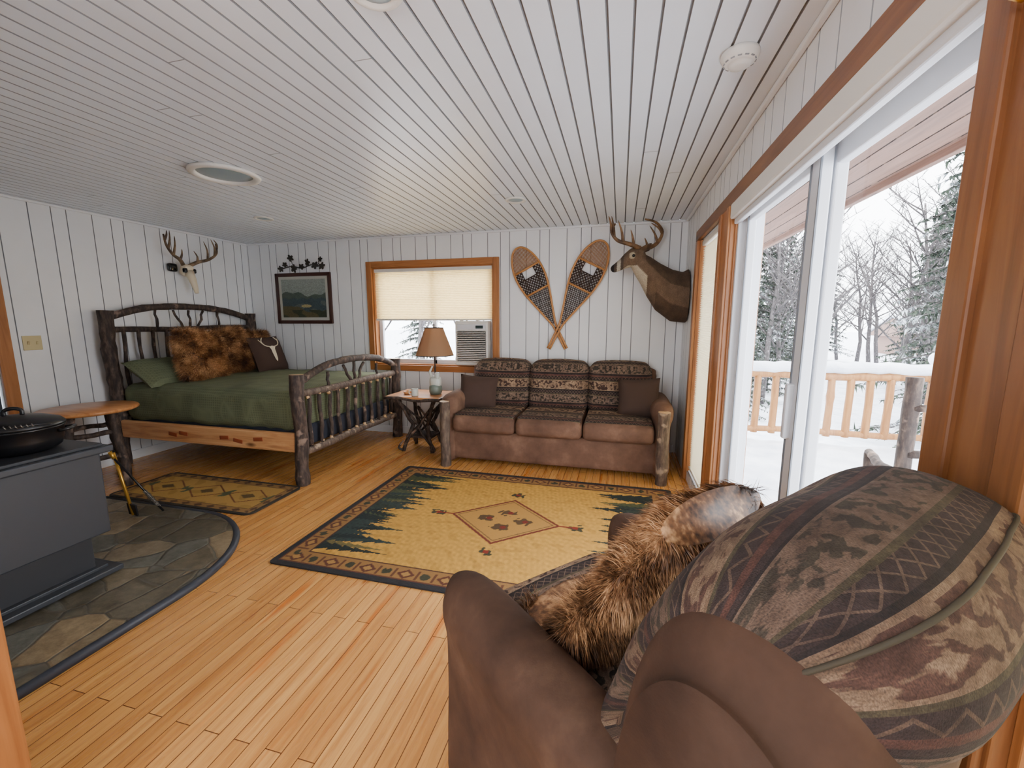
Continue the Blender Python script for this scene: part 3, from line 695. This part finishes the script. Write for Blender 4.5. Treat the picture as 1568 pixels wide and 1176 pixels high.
mb.tube(catmull([(-.034,0,.062),(-.058,0,.056),(-.058,0,.028),(-.034,0,.02)],10,False),.005,M_pot,8); mb.build('ceramic_mug',(-2.07,3.95,.622),.6)
# ---------------------------------------------------------------- sofa
def arm(mb,x,y0,y1,zt=.66,w=.075,roll=.095,mat=None):
    sec=[(-w,.04),(-w,.35),(-w*1.02,zt-.16),(-roll,zt-.09),(-roll*.95,zt-.03),(-roll*.5,zt+.02),(roll*.4,zt+.025),(roll*.95,zt-.02),(roll,zt-.1),(w,zt-.18),(w,.3),(w,.04)]
    cv=catmull([(a,0,b) for a,b in sec],40)
    n=18; rings=[]
    for i in range(n+1):
        t=-1+2*i/n; t=math.sin(t*PI/2); s_=max(.45,(1-abs(t)**6)**.4) if abs(t)<1 else .3
        rings.append([Vector((x+p.x*s_,(y0+y1)/2+(y1-y0)/2*t,.35+(p.z-.35)*(1-(1-s_)*.18))) for p in cv])
    mb.loft(rings,mat or M_suede)
mb=MB()
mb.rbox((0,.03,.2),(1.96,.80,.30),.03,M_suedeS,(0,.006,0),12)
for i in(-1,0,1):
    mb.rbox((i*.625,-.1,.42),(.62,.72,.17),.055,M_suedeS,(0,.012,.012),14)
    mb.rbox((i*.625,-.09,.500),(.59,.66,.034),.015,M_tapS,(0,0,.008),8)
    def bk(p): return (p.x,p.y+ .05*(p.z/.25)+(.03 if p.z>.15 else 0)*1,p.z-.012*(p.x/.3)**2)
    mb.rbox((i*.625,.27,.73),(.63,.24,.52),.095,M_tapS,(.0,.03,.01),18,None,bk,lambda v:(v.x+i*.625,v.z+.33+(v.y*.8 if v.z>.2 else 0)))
mb.rbox((0,.40,.5),(1.98,.14,.84),.05,M_suedeS,(0,0,0),10)
for sx in(-1,1):
    arm(mb,sx*1.0,-.42,.42,.665,.075,.095,M_suedeS)
    mb.log((sx*1.0,-.455,0),(sx*1.0,-.455,.64),.05,M_bark2,14,.08,.008,None,M_peel)
mb.pillow((-.80,-.04,.67),.40,.36,.14,(-.35,.08,.25),M_brownfab,14); mb.pillow((.80,-.04,.68),.40,.38,.14,(-.35,-.1,-.25),M_brownfab,14)
mb.build('three_seat_sofa',(-.61,4.12,0))
# ---------------------------------------------------------------- armchair (foreground)
mb=MB()
def lofx(sec,x0,x1,mat,n=30,p=5,q=.4,nx=26,mn=.35,nz=0):
    cv=catmull([(0,a,b) for a,b in sec],n*2); m=len(cv); cen=sum(cv,Vector())/m; hw=(x1-x0)/2; xc=(x0+x1)/2
    ds=[0]
    for k in range(m-1): ds.append(ds[-1]+(cv[k+1]-cv[k]).length)
    rings=[];pat=[]
    for i in range(nx+1):
        t=math.sin((-1+2*i/nx)*PI/2); s_=max(mn,max(0,1-abs(t)**p)**q)
        ring=[]
        for c in cv:
            v=Vector((xc+hw*t,cen.y+(c.y-cen.y)*s_,cen.z+(c.z-cen.z)*s_))
            if nz: v+=(v-Vector((v.x,cen.y,cen.z))).normalized()*mnoise.noise(v*6)*nz
            ring.append(v)
        rings.append(ring); pat+=[(hw*t,ds[k]) for k in range(m)]
    mb.loft(rings,mat,True,True,pat); return cv,cen
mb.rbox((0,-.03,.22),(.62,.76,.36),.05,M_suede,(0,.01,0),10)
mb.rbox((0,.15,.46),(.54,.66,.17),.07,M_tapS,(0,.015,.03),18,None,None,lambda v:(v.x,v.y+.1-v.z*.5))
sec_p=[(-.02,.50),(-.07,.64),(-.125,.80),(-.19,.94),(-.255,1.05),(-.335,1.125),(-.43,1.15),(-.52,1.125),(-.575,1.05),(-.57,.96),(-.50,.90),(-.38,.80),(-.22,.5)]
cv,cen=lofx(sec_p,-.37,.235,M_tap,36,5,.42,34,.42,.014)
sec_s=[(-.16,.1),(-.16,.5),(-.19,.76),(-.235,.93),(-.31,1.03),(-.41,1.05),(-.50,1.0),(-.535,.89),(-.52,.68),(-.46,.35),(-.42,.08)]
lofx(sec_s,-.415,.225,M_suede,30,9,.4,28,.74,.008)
M_pipe=NT('dark_piping',.8,C(58,54,44)).m
cvn=len(cv)
xc_,hw_=(-.37+.235)/2,(.37+.235)/2
for k in (40,57):
    c=cv[k%cvn]; pts=[]
    for j in range(1,40):
        tt=math.sin((-1+2*j/40)*PI/2); s_=max(.42,max(0,1-abs(tt)**5)**.42)
        v=Vector((xc_+hw_*tt,cen.y+(c.y-cen.y)*s_,cen.z+(c.z-cen.z)*s_)); v+=(v-Vector((v.x,cen.y,cen.z))).normalized()*(mnoise.noise(v*6)*.014+.001); pts.append(v)
    mb.tube(pts,.0035,M_pipe,6)
for sx in(-1,1): arm(mb,sx*.345,-.24,.47,.65,.07,.085)
for sx in(-1,1):
    for sy in(-.3,.3): mb.lathe([(0,0),(.02,0),(.03,.05),(0,.05)],(sx*.27,sy,0),M_bark,12)
fp=catmull([(-.08,.24,.585),(-.08,.13,.60),(-.05,.07,.67),(.0,.02,.77),(.05,-.03,.86),(.09,-.08,.94)],24,False)
rings=[]
for i,p in enumerate(fp):
    wv=.18+.025*math.sin(i*.9); rings.append([Vector((p.x+wv*math.cos(a),p.y+ .035*math.sin(a),p.z+.04*math.sin(a))) for a in [2*PI*k/20 for k in range(20)]])
mb.loft(rings,M_fur3); mb.fur(52000,.062,.0012,M_fur3,(0,.15,-.4),.5,.7)
def sc(v):
    z=.93*v.z+.098 if v.z>.4 else v.z*1.175
    return Vector((v.x*.93,v.y*.93,z))
mb.v=[sc(v) for v in mb.v]
chair=mb.build('upholstered_armchair',(.115,.967,0),math.radians(48))
# ---------------------------------------------------------------- wall decor
def snowshoe(top,tail,y,name):
    mb=MB(); top=Vector((top[0],0,top[1])); tail=Vector((tail[0],0,tail[1])); ax=(tail-top); L=ax.length; ax.normalize(); sd=Vector((-ax.z,0,ax.x))
    K=[(0,0),(.01,.045),(.04,.085),(.1,.125),(.18,.152),(.28,.16),(.38,.146),(.48,.116),(.58,.08),(.67,.048),(.74,.024),(.8,.015),(1,.013)]
    def w(t):
        for (a,b),(c,d) in zip(K,K[1:]):
            if t<=c: return b+(d-b)*(t-a)/(c-a)
        return .013
    P=lambda t,s_: top+ax*(t*L)+sd*s_+Vector((0,0,0))
    l=[P(t,q) for t,q in K[::-1]]+[P(t,-q) for t,q in K[1:]]
    mb.tube(catmull(l,90,False),.0115,M_ash,8)
    for t in(.2,.42): mb.tube([P(t,-w(t)),P(t,w(t))],.012,M_ash,8)
    def lace(t0,t1,st,mat,r,hole=None):
        for dr in(1,-1):
            for k in range(-int(.4/st),int((t1-t0)*L/st)+int(.4/st)):
                prev=None
                for q in range(0,41):
                    s_=-.17+.34*q/40; t=t0+(k*st+dr*s_*1.1)/L
                    ok=t0<=t<=t1 and abs(s_)<w(t)
                    if ok and hole and hole[0]<t<hole[1] and abs(s_)<hole[2]: ok=False
                    if ok and prev is None: prev=(t,s_)
                    if prev and ok: last=(t,s_)
                    if prev and not ok:
                        if abs(last[1]-prev[1])>.01: mb.tube([P(*prev)+Vector((0,-.002*dr,0)),P(*last)+Vector((0,-.002*dr,0))],r,mat,4)
                        prev=None
                if prev and abs(last[1]-prev[1])>.01: mb.tube([P(*prev),P(*last)],r,mat,4)
    lace(.01,.2,.02,M_lace,.0026); lace(.2,.42,.038,M_lace2,.0055,(.205,.28,.07)); lace(.42,.76,.028,M_lace2,.0034)
    for s_ in(-.07,.07): mb.tube([P(.2,s_),P(.42,s_*1.1)],.005,M_lace2,6)
    mb.tube([P(.285,-w(.285)),P(.285,w(.285))],.006,M_lace2,6)
    for t in(.79,.83): mb.tube([P(t,-.02),P(t,.02)],.009,M_lace2,6)
    mb.build(name,(0,y,0))
snowshoe((-1.13,2.19),(-.57,1.10),YB-.03,'snowshoe'); snowshoe((-.20,2.22),(-.76,1.10),YB-.06,'snowshoe.001')
mb=MB(); px0,px1,pz0,pz1=-4.36,-3.53,1.37,2.01; cx=(px0+px1)/2; cz=(pz0+pz1)/2
for z in(pz0+.022,pz1-.022): mb.box((cx,0,z),(px1-px0,.03,.045),M_frame,.008)
for x in(px0+.022,px1-.022): mb.box((x,0,cz),(.045,.03,pz1-pz0),M_frame,.008)
mb.box((cx,.005,cz),(px1-px0-.08,.01,pz1-pz0-.08),M_mat,0)
pic=mb.build('framed_picture',(0,YB-.018,0))
nx,nz=120,90; w_,h_=px1-px0-.17,pz1-pz0-.16
X,Z=np.meshgrid(np.linspace(0,1,nx),np.linspace(0,1,nz),indexing='ij')
c=np.zeros((nx,nz,3)); sky=lc(158,166,160); c[:]=sky*(.5+.5*Z[...,None])+lc(112,126,120)*(.5-.5*Z[...,None])
bl_=blobs(X,Z*1.5,2,14); hill=.62+.05*np.sin(X*7)+.03*np.sin(X*19); c[Z<hill]=lc(80,92,84); c[Z<.5+.02*np.sin(X*30)]=lc(68,82,86)
c[(Z<.5)&(bl_>.5)]=lc(94,104,102); c[Z<.22+.08*np.sin(X*5+1)+.03*bl_]=lc(92,86,62); c[(Z<.2)&(bl_>0)]=lc(54,60,44); c[((X-.55)/.12)**2+((Z-.3)/.04)**2<1]=lc(176,164,124)
V=[(cx-w_/2+w_*a,-.004,cz-h_/2+h_*b) for a in np.linspace(0,1,nx) for b in np.linspace(0,1,nz)]
F=[(i*nz+j,(i+1)*nz+j,(i+1)*nz+j+1,i*nz+j+1) for i in range(nx-1) for j in range(nz-1)]
me=bpy.data.meshes.new('print'); me.from_pydata(V,[],F); me.materials.append(M_art); o=bpy.data.objects.new('print',me); S.collection.objects.link(o); o.parent=pic; vcol(o,c.reshape(-1,3))
mb=MB(); r=random.Random(4)
M_metal=NT('dark_bronze_sheet',.4,C(62,58,54),Metallic=.5).m
mb.tube(catmull([(-.33,0,0.02),(-.15,0,.06),(0,0,.03),(.15,0,.07),(.32,0,.03)],20,False),.006,M_metal,6)
def leaf(x,z,s_,a,lobes=5):
    V=[Vector((0,-.006,0))]
    for k in range(30):
        th=2*PI*k/30; rr=s_*(.55+.45*abs(math.cos(lobes*th/2)))
        V.append(Vector((rr*math.cos(th),-.004,rr*math.sin(th)*.8)))
    mb.add(V,[(0,k+1,(k+1)%30+1) for k in range(30)],M_metal,False,None,Matrix.Translation((x,0,z))@Matrix.Rotation(a,4,'Y'))
for x,z,s_ in((-.32,.03,.05),(-.25,.08,.045),(-.12,.03,.06),(-.16,.16,.055),(0,.05,.05),(.09,.10,.05),(.2,.06,.06),(.3,.05,.055),(.28,.13,.04)):
    leaf(x,z,s_,r.uniform(0,3)); mb.tube([(x,0,z),(x*.8,0,.045)],.004,M_metal,5)
mb.build('metal_leaf_branch',(-3.94,YB-.022,2.035))
mb=MB()
mb.rbox((0,0,0),(.10,.12,.13),.04,M_skull,(0,0,0),8,(0,.3,0)); mb.tube([(.03,0,-.02),(.07,0,-.10),(.10,0,-.20),(.11,0,-.25)],[(.05,.045),(.04,.035),(.028,.022),(.02,.015)],M_skull,14)
for s_ in(-1,1):
    mb.rbox((.04,s_*.05,-.005),(.05,.03,.05),.012,M_black,(0,0,0),6)
    B_=catmull([(-.0,s_*.03,.05),(.05,s_*.10,.10),(.09,s_*.20,.14),(.12,s_*.28,.22),(.11,s_*.29,.33)],22,False)
    mb.tube(B_,[.022-.014*i/21 for i in range(22)],M_bone,9)
    for k,l in((5,.12),(10,.2),(14,.18),(18,.1)):
        p=B_[k]; mb.tube(catmull([p,p+Vector((.02,-s_*.01,l*.5)),p+Vector((.0,-s_*.03,l))],7,False),[.013,.012,.011,.009,.007,.005,.002],M_bone,7)
mb.rbox((-.045,-.12,.02),(.05,.09,.09),.02,M_black,(0,0,0),6)
mb.build('deer_skull_mount',(XL+.10,3.74,1.96))
# deer shoulder mount
mb=MB(); o0=Vector((XR-.01,4.36,1.64))
sp=[((.0,0,0.0),(.17,.255)),((-.08,0,.0),(.175,.25)),((-.17,-.01,.045),(.158,.215)),((-.26,-.03,.12),(.128,.17)),((-.35,-.05,.21),(.10,.13)),((-.43,-.07,.29),(.085,.105)),((-.48,-.08,.34),(.07,.08))]
mb.tube([o0+Vector(a) for a,b in sp],[b for a,b in sp],M_hide,24,0,None,None,True,None,(0,0,1))
hd=[((-.42,-.06,.37),(.05,.05)),((-.46,-.075,.375),(.078,.082)),((-.51,-.09,.365),(.078,.085)),((-.56,-.11,.335),(.062,.07)),((-.61,-.13,.300),(.045,.052)),((-.66,-.15,.268),(.038,.042)),((-.695,-.165,.248),(.034,.035)),((-.71,-.172,.24),(.02,.02))]
mb.tube([o0+Vector(a) for a,b in hd],[b for a,b in hd],M_hide,20,0,None,None,True,None,(0,0,1))
mb.rbox(o0+Vector((-.07,0,-.12)),(.18,.24,.22),.08,M_hide,(0,0,0),8)
for s_ in(-1,1):
    e0=o0+Vector((-.44,-.07+s_*.055,.42)); e1=e0+Vector((.08,s_*.12,.04)); 
    mb.tube([e0,e0.lerp(e1,.35),e0.lerp(e1,.7),e1],[(.02,.018),(.042,.014),(.036,.012),(.006,.005)],M_hide,12)
deer=mb.build('deer_shoulder_mount',(0,0,0)); voxelize(deer,.0085,3)
me=deer.data; cols=[]
for v in me.vertices:
    p=v.co-o0; n=mnoise.noise(v.co*16)*.5+.5; n=n*.6+.4*(mnoise.noise(Vector((v.co.x*60,v.co.y*60,v.co.z*22)))*.5+.5); c=lc(112,94,78)*(.5+.9*n)
    hx_=-p.x
    if hx_>.60: c=lc(76,64,56)
    if hx_>.685: c=lc(24,20,20)
    if .63<hx_<.66: c=lc(190,182,168)
    zc=np.interp(hx_,[0,.17,.26,.35,.43,.48,.56,.66],[0,.045,.12,.21,.29,.34,.335,.268])
    if .38<hx_<.62 and p.z<zc-.055: c=lc(196,186,168)*(.8+.4*n)
    if hx_<.30 and p.z<zc-.12: c=lc(84,68,56)*(.5+.9*n)
    if hx_<.40 and p.z>zc+.06: c=lc(84,69,57)*(.5+.9*n)
    if (p-Vector((-.525,-.16,.37))).length<.03 : c=lc(186,174,152)
    cols.append(c)
vcol(deer,np.array(cols))
mb=MB()
for s_ in(-1,1):
    ey=o0+Vector((-.535,-.10,.367))+Vector((.02*s_,-.056*s_,0))*1.1
    mb.rbox(ey,(.03,.03,.03),.014,M_black,(0,0,0),6)
    mb.rbox(o0+Vector((-.697,-.168,.255))+Vector((.006*s_,-.016*s_,0)),(.014,.012,.012),.005,M_black,(0,0,0),4)
a1=catmull([(-.46,-.11,.44),(-.55,-.17,.47),(-.66,-.22,.50),(-.72,-.22,.58),(-.69,-.17,.66)],24,False)
a2=catmull([(-.44,-.04,.44),(-.36,.06,.47),(-.28,.12,.53),(-.25,.08,.62),(-.32,0,.69),(-.42,-.04,.715)],28,False)
for A_,tt in((a1,((4,.14,(-.03,-.02)),(9,.2,(-.05,0)),(14,.19,(-.03,.02)),(18,.13,(-.03,0)))),(a2,((4,.10,(-.03,0)),(10,.16,(-.08,-.03)),(15,.10,(-.11,-.03)),(20,.05,(-.10,-.03))))):
    mb.tube([o0+p for p in A_],[.024-.017*i/len(A_) for i in range(len(A_))],M_antler,10,.06)
    for k,l,(dx,dy) in tt:
        p=o0+A_[k]; mb.tube(catmull([p,p+Vector((dx*.3,dy*.3,l*.5)),p+Vector((dx,dy,l))],8,False),[.014,.0135,.0125,.011,.009,.007,.005,.0015],M_antler,8)
an=mb.build('antlers'); an.parent=deer
# ---------------------------------------------------------------- exterior
mb=MB(); N=70
V=[];F=[]
for i in range(N+1):
    for j in range(N+1):
        x=-45+90*i/N; y=-30+90*j/N
        V.append((x,y,-.62+.35*mnoise.noise(Vector((x*.12,y*.12,0)))+(.0 if y<9 else (y-9)*.02)))
for i in range(N):
    for j in range(N): F.append((i*(N+1)+j,(i+1)*(N+1)+j,(i+1)*(N+1)+j+1,i*(N+1)+j+1))
mb.add(V,F,M_snow,True); g=mb.build('snow_ground',(0,0,-.35))
DX0,DX1,DY0,DY1=XR+.16,3.4,-1.5,5.5
mb=MB()
y=DY0
while y<DY1: mb.box(((DX0+DX1)/2,y+.07,-.14),(DX1-DX0,.135,.04),M_cedar,.004); y+=.142
mb.box(((DX0+DX1)/2,DY1,-.3),(DX1-DX0,.05,.3),M_cedar,.004)
mb.build('deck_platform')
mb=MB(); n=60;V=[];F=[]
for i in range(n+1):
    for j in range(n+1):
        x=DX0+.01+(DX1-DX0-.02)*i/n; y=DY0+(DY1-DY0)*j/n
        h=-.03+.05*mnoise.noise(Vector((x*1.3,y*1.3,3)))+.02*mnoise.noise(Vector((x*5,y*5,1)))
        if y>DY1-.5: h+=.12*(y-DY1+.5)
        if i in(0,n) or j in(0,n): h=-.118
        V.append((x,y,h))
for i in range(n):
    for j in range(n): F.append((i*(n+1)+j,(i+1)*(n+1)+j,(i+1)*(n+1)+j+1,i*(n+1)+j+1))
mb.add(V,F,M_snow,True); mb.build('snow_on_deck')
mb=MB(); yr=DY1-.1
def rail(p0,p1,nb):
    p0=Vector(p0);p1=Vector(p1)
    mb.log(p0+Vector((0,0,.80)),p1+Vector((0,0,.80)),.045,M_cedar,10,.03,.01); mb.log(p0+Vector((0,0,.14)),p1+Vector((0,0,.14)),.035,M_cedar,10,.03,.01)
    for k in range(nb): q=p0.lerp(p1,(k+.5)/nb); mb.log(q+Vector((0,0,.10)),q+Vector((0,0,.79)),.038,M_cedar,9,.05,.004)
    pts=[p0.lerp(p1,k/24)+Vector((0,0,.885+random.uniform(-.01,.015))) for k in range(25)]
    mb.tube(pts,[(.075,.065)]*25,M_snow,10,.06,None,None,True,None,(0,0,1))
rail((DX0+.15,yr,0),(DX1-.05,yr,0),13); rail((DX1-.05,yr,0),(DX1-.05,DY0,0),30)
for p in((DX0+.1,yr),(DX1-.05,yr),(DX1-.05,2.2)):
    mb.log((p[0],p[1],-.12),(p[0],p[1],.95),.07,M_cedar,12,.03,.0); mb.rbox((p[0],p[1],1.0),(.24,.24,.13),.06,M_snow,(0,0,.02),8)
mb.build('deck_railing')
mb=MB(); 
for x in(0,.5): mb.log((x,0,0),(x,0.02,1.16),.036,M_bark,10,.05,.004); mb.log((x,.45,0),(x,.45,.62),.03,M_bark,10,.05,.004); mb.log((x,0,.6),(x,.47,.62),.025,M_bark)
for z in(.42,.75,1.0): mb.log((0,0,z),(.5,0,z),.02,M_bark)
for k in range(5): mb.box((.25,.05+.09*k,.44),(.5,.08,.02),M_bark,.004)
mb.build('log_deck_chair',(1.50,2.6,-.05),-.15)
mb=MB(); strip(mb,(0,0,2.26),(1,0,0),(0,1,0),(0,0,-1),XR+.15,1.55,-3,6.2,[.14],M_soffit,M_bark,.005,.008); mb.box((1.57,1.6,2.30),(.04,9.2,.16),M_soffit,.004); mb.box((1.1,1.6,2.45),(.95,9.2,.1),M_snow,.03)
mb.build('roof_eave')
def bare(seed,Ht):
    r=random.Random(seed); mb=MB()
    def br(p,d,L,rad,lv):
        n=5 if lv==0 else 3; pts=[p]; q=p; dd=d
        for i in range(n):
            dd=(dd+Vector((r.gauss(0,.1),r.gauss(0,.1),r.gauss(0,.05)+(.05 if lv else 0)))).normalized(); q=q+dd*L/n; pts.append(q)
        mb.tube(pts,[rad*(1-.75*i/n) for i in range(n+1)],M_treebark,5 if lv<2 else 3)
        if lv>=3: return
        nb=(16,6,4)[lv]
        for k in range(nb):
            t=(.22 if lv==0 else .2)+(.78 if lv==0 else .8)*(k+r.random())/nb; ii=min(int(t*n),n-1); b=pts[ii].lerp(pts[ii+1],t*n-ii)
            a=r.uniform(0,2*PI); up=r.uniform(.3,.9); nd=(Vector((math.cos(a),math.sin(a),up))+dd*.3).normalized()
            br(b,nd,L*(.42 if lv==0 else .5)*(1.15-t*.6),rad*(.36 if lv==0 else .46)*(1-.4*t)+.004,lv+1)
    br(Vector((0,0,0)),Vector((0,0,1)),Ht,.11,0)
    return mb
def spruce(seed,Ht):
    r=random.Random(seed); mb=MB(); mb.tube([(0,0,0),(0,0,Ht*.5),(0,0,Ht)],[.13,.07,.01],M_treebark,7)
    z=.5
    while z<Ht-.1:
        R_=(1-(z/Ht))*Ht*.2+.15; nb=9
        for k in range(nb):
            a=r.uniform(0,2*PI); L=R_*r.uniform(.75,1.15); tip=Vector((math.cos(a)*L,math.sin(a)*L,z-L*.25)); b=Vector((0,0,z))
            mb.tube([b,b.lerp(tip,.5)+Vector((0,0,.05)),tip],[.02,.012,.004],M_treebark,3)
            V=[];F=[]
            for m in range(int(14+L*38)):
                t=r.uniform(.12,1); p=b.lerp(tip,t)+Vector((0,0,.05*math.sin(PI*t)))
                d=Vector((r.gauss(0,1),r.gauss(0,1),r.gauss(-.5,.5))).normalized()*r.uniform(.08,.2)*(1.2-.5*t); s_=d.cross(Vector((0,0,1))).normalized()*.022
                o=len(V); V+=[p-s_,p+s_,p+d]; F.append((o,o+1,o+2))
            mb.add(V,F,M_needle,False)
        z+=.17
    return mb
forest=bpy.data.objects.new('winter_forest',None); S.collection.objects.link(forest)
protos=[]
for k in range(4):
    o=bare(20+k,6.5).build('bare_tree',(0,0,0),0,forest,False); protos.append(o)
sp_=[spruce(3,6.5).build('spruce_tree',(0,0,0),0,forest,False),spruce(8,5.5).build('spruce_tree',(0,0,0),0,forest,False)]
used=set()
def place(proto,x,y,s_):
    if proto.name not in used: o=proto; used.add(proto.name)
    else:
        o=bpy.data.objects.new(proto.name,proto.data); S.collection.objects.link(o); o.parent=forest
    o.location=(x,y,-.95+max(0,(y-9)*.02)); o.rotation_euler=(0,0,random.uniform(0,6)); o.scale=(s_,s_,s_)
for k in range(26):
    az=.20+.62*((k*.618)%1); d=random.uniform(12,26); y=d; x=az*d+.3
    place(protos[k%4],x,y,random.uniform(.7,1.0))
for k in range(5):
    az=-.75+.55*((k*.618)%1); d=random.uniform(12,18); place(protos[k%4],az*d,d,random.uniform(.8,1.1))
for x,y,s_ in((5.6,8.7,1.08),(7.6,10.6,1.25),(3.4,12.5,.85),(4.6,15,.85),(9.5,16,1.0),(2.6,10.3,.6),(6.3,19,.9),(-7,14,1),(11,19,1.1),(15,22,1.1),(5.4,22,1.1),(3.3,17,1.0),(7.4,24,1.1),(8.9,25,1.0),(4.4,19,1.1),(2.3,14,.8),(10.5,26,1.2)):
    place(sp_[int(x*3)%2],x,y,s_)
mb=MB(); mb.box((0,0,1.0),(4.5,3,2.2),M_cabin,.02)
mb.loft([[Vector((x,-1.9,2.0)),Vector((x,1.9,2.0)),Vector((x,0,3.1))] for x in(-2.6,2.6)],M_cabin,True,False); mb.loft([[Vector((x,-2.0,2.06)),Vector((x,0,3.2)),Vector((x,2.0,2.06)),Vector((x,0,3.45))] for x in(-2.7,2.7)],M_snow,True,False)
mb.box((-.8,-1.52,1.1),(.9,.05,.8),M_black,.01); mb.box((.9,-1.52,.9),(.8,.05,1.7),M_vinyl,.01)
mb.build('distant_cabin',(18.5,31.0,-1.5),.2)
# ---------------------------------------------------------------- lights / world
w=bpy.data.worlds.new('overcast_sky'); S.world=w; w.use_nodes=True; nt=w.node_tree; bg=nt.nodes['Background']
tc=nt.nodes.new('ShaderNodeTexCoord'); sx=nt.nodes.new('ShaderNodeSeparateXYZ'); rp=nt.nodes.new('ShaderNodeValToRGB')
nt.links.new(tc.outputs['Generated'],sx.inputs[0]); nt.links.new(sx.outputs[2],rp.inputs[0])
rp.color_ramp.elements[0].color=(.90,.94,1,1); rp.color_ramp.elements[1].color=(.98,.985,1,1); nt.links.new(rp.outputs[0],bg.inputs[0]); bg.inputs[1].default_value=13.5
def area(name,loc,rot,sx,sy,e,col=(1,1,1),portal=False):
    l=bpy.data.lights.new(name,'AREA'); l.shape='RECTANGLE'; l.size=sx; l.size_y=sy; l.energy=e; l.color=col
    if portal: l.cycles.is_portal=True
    o=bpy.data.objects.new(name,l); S.collection.objects.link(o); o.location=loc; o.rotation_euler=rot; return o
area('portal_door',(XR+.17,(D0+D1)/2,ZT/2),(0,PI/2,0),ZT,D1-D0,1,(1,1,1),True)
area('portal_window',((wx0+wx1)/2,YB+.17,1.45),(-PI/2,0,0),wx1-wx0,1.2,1,(1,1,1),True)
area('portal_kitchen_side',(XR+.17,-1.75,1.5),(0,PI/2,0),1.2,1.7,1,(1,1,1),True)
area('portal_kitchen_front',(-2.4,YF-.14,1.45),(PI/2,0,0),2.4,1.3,1,(1,1,1),True)
def fill_point(name,loc,e,col,r):
    l=bpy.data.lights.new(name,'POINT'); l.energy=e; l.shadow_soft_size=r; l.color=col
    o=bpy.data.objects.new(name,l); S.collection.objects.link(o); o.location=loc
fill_point('room_fill_light',(-1.1,-1.3,1.9),65,(1,.97,.93),.22)  # unseen point light added behind the camera to brighten the room
# ---------------------------------------------------------------- camera
cam=bpy.data.cameras.new('camera'); cam.sensor_width=36; cam.lens=36*640/1568; cam.clip_start=.02; cam.clip_end=300
co=bpy.data.objects.new('camera',cam); S.collection.objects.link(co); co.location=(0,0,1.4); co.rotation_euler=(math.radians(90-8.53),0,math.radians(14.39)); S.camera=co
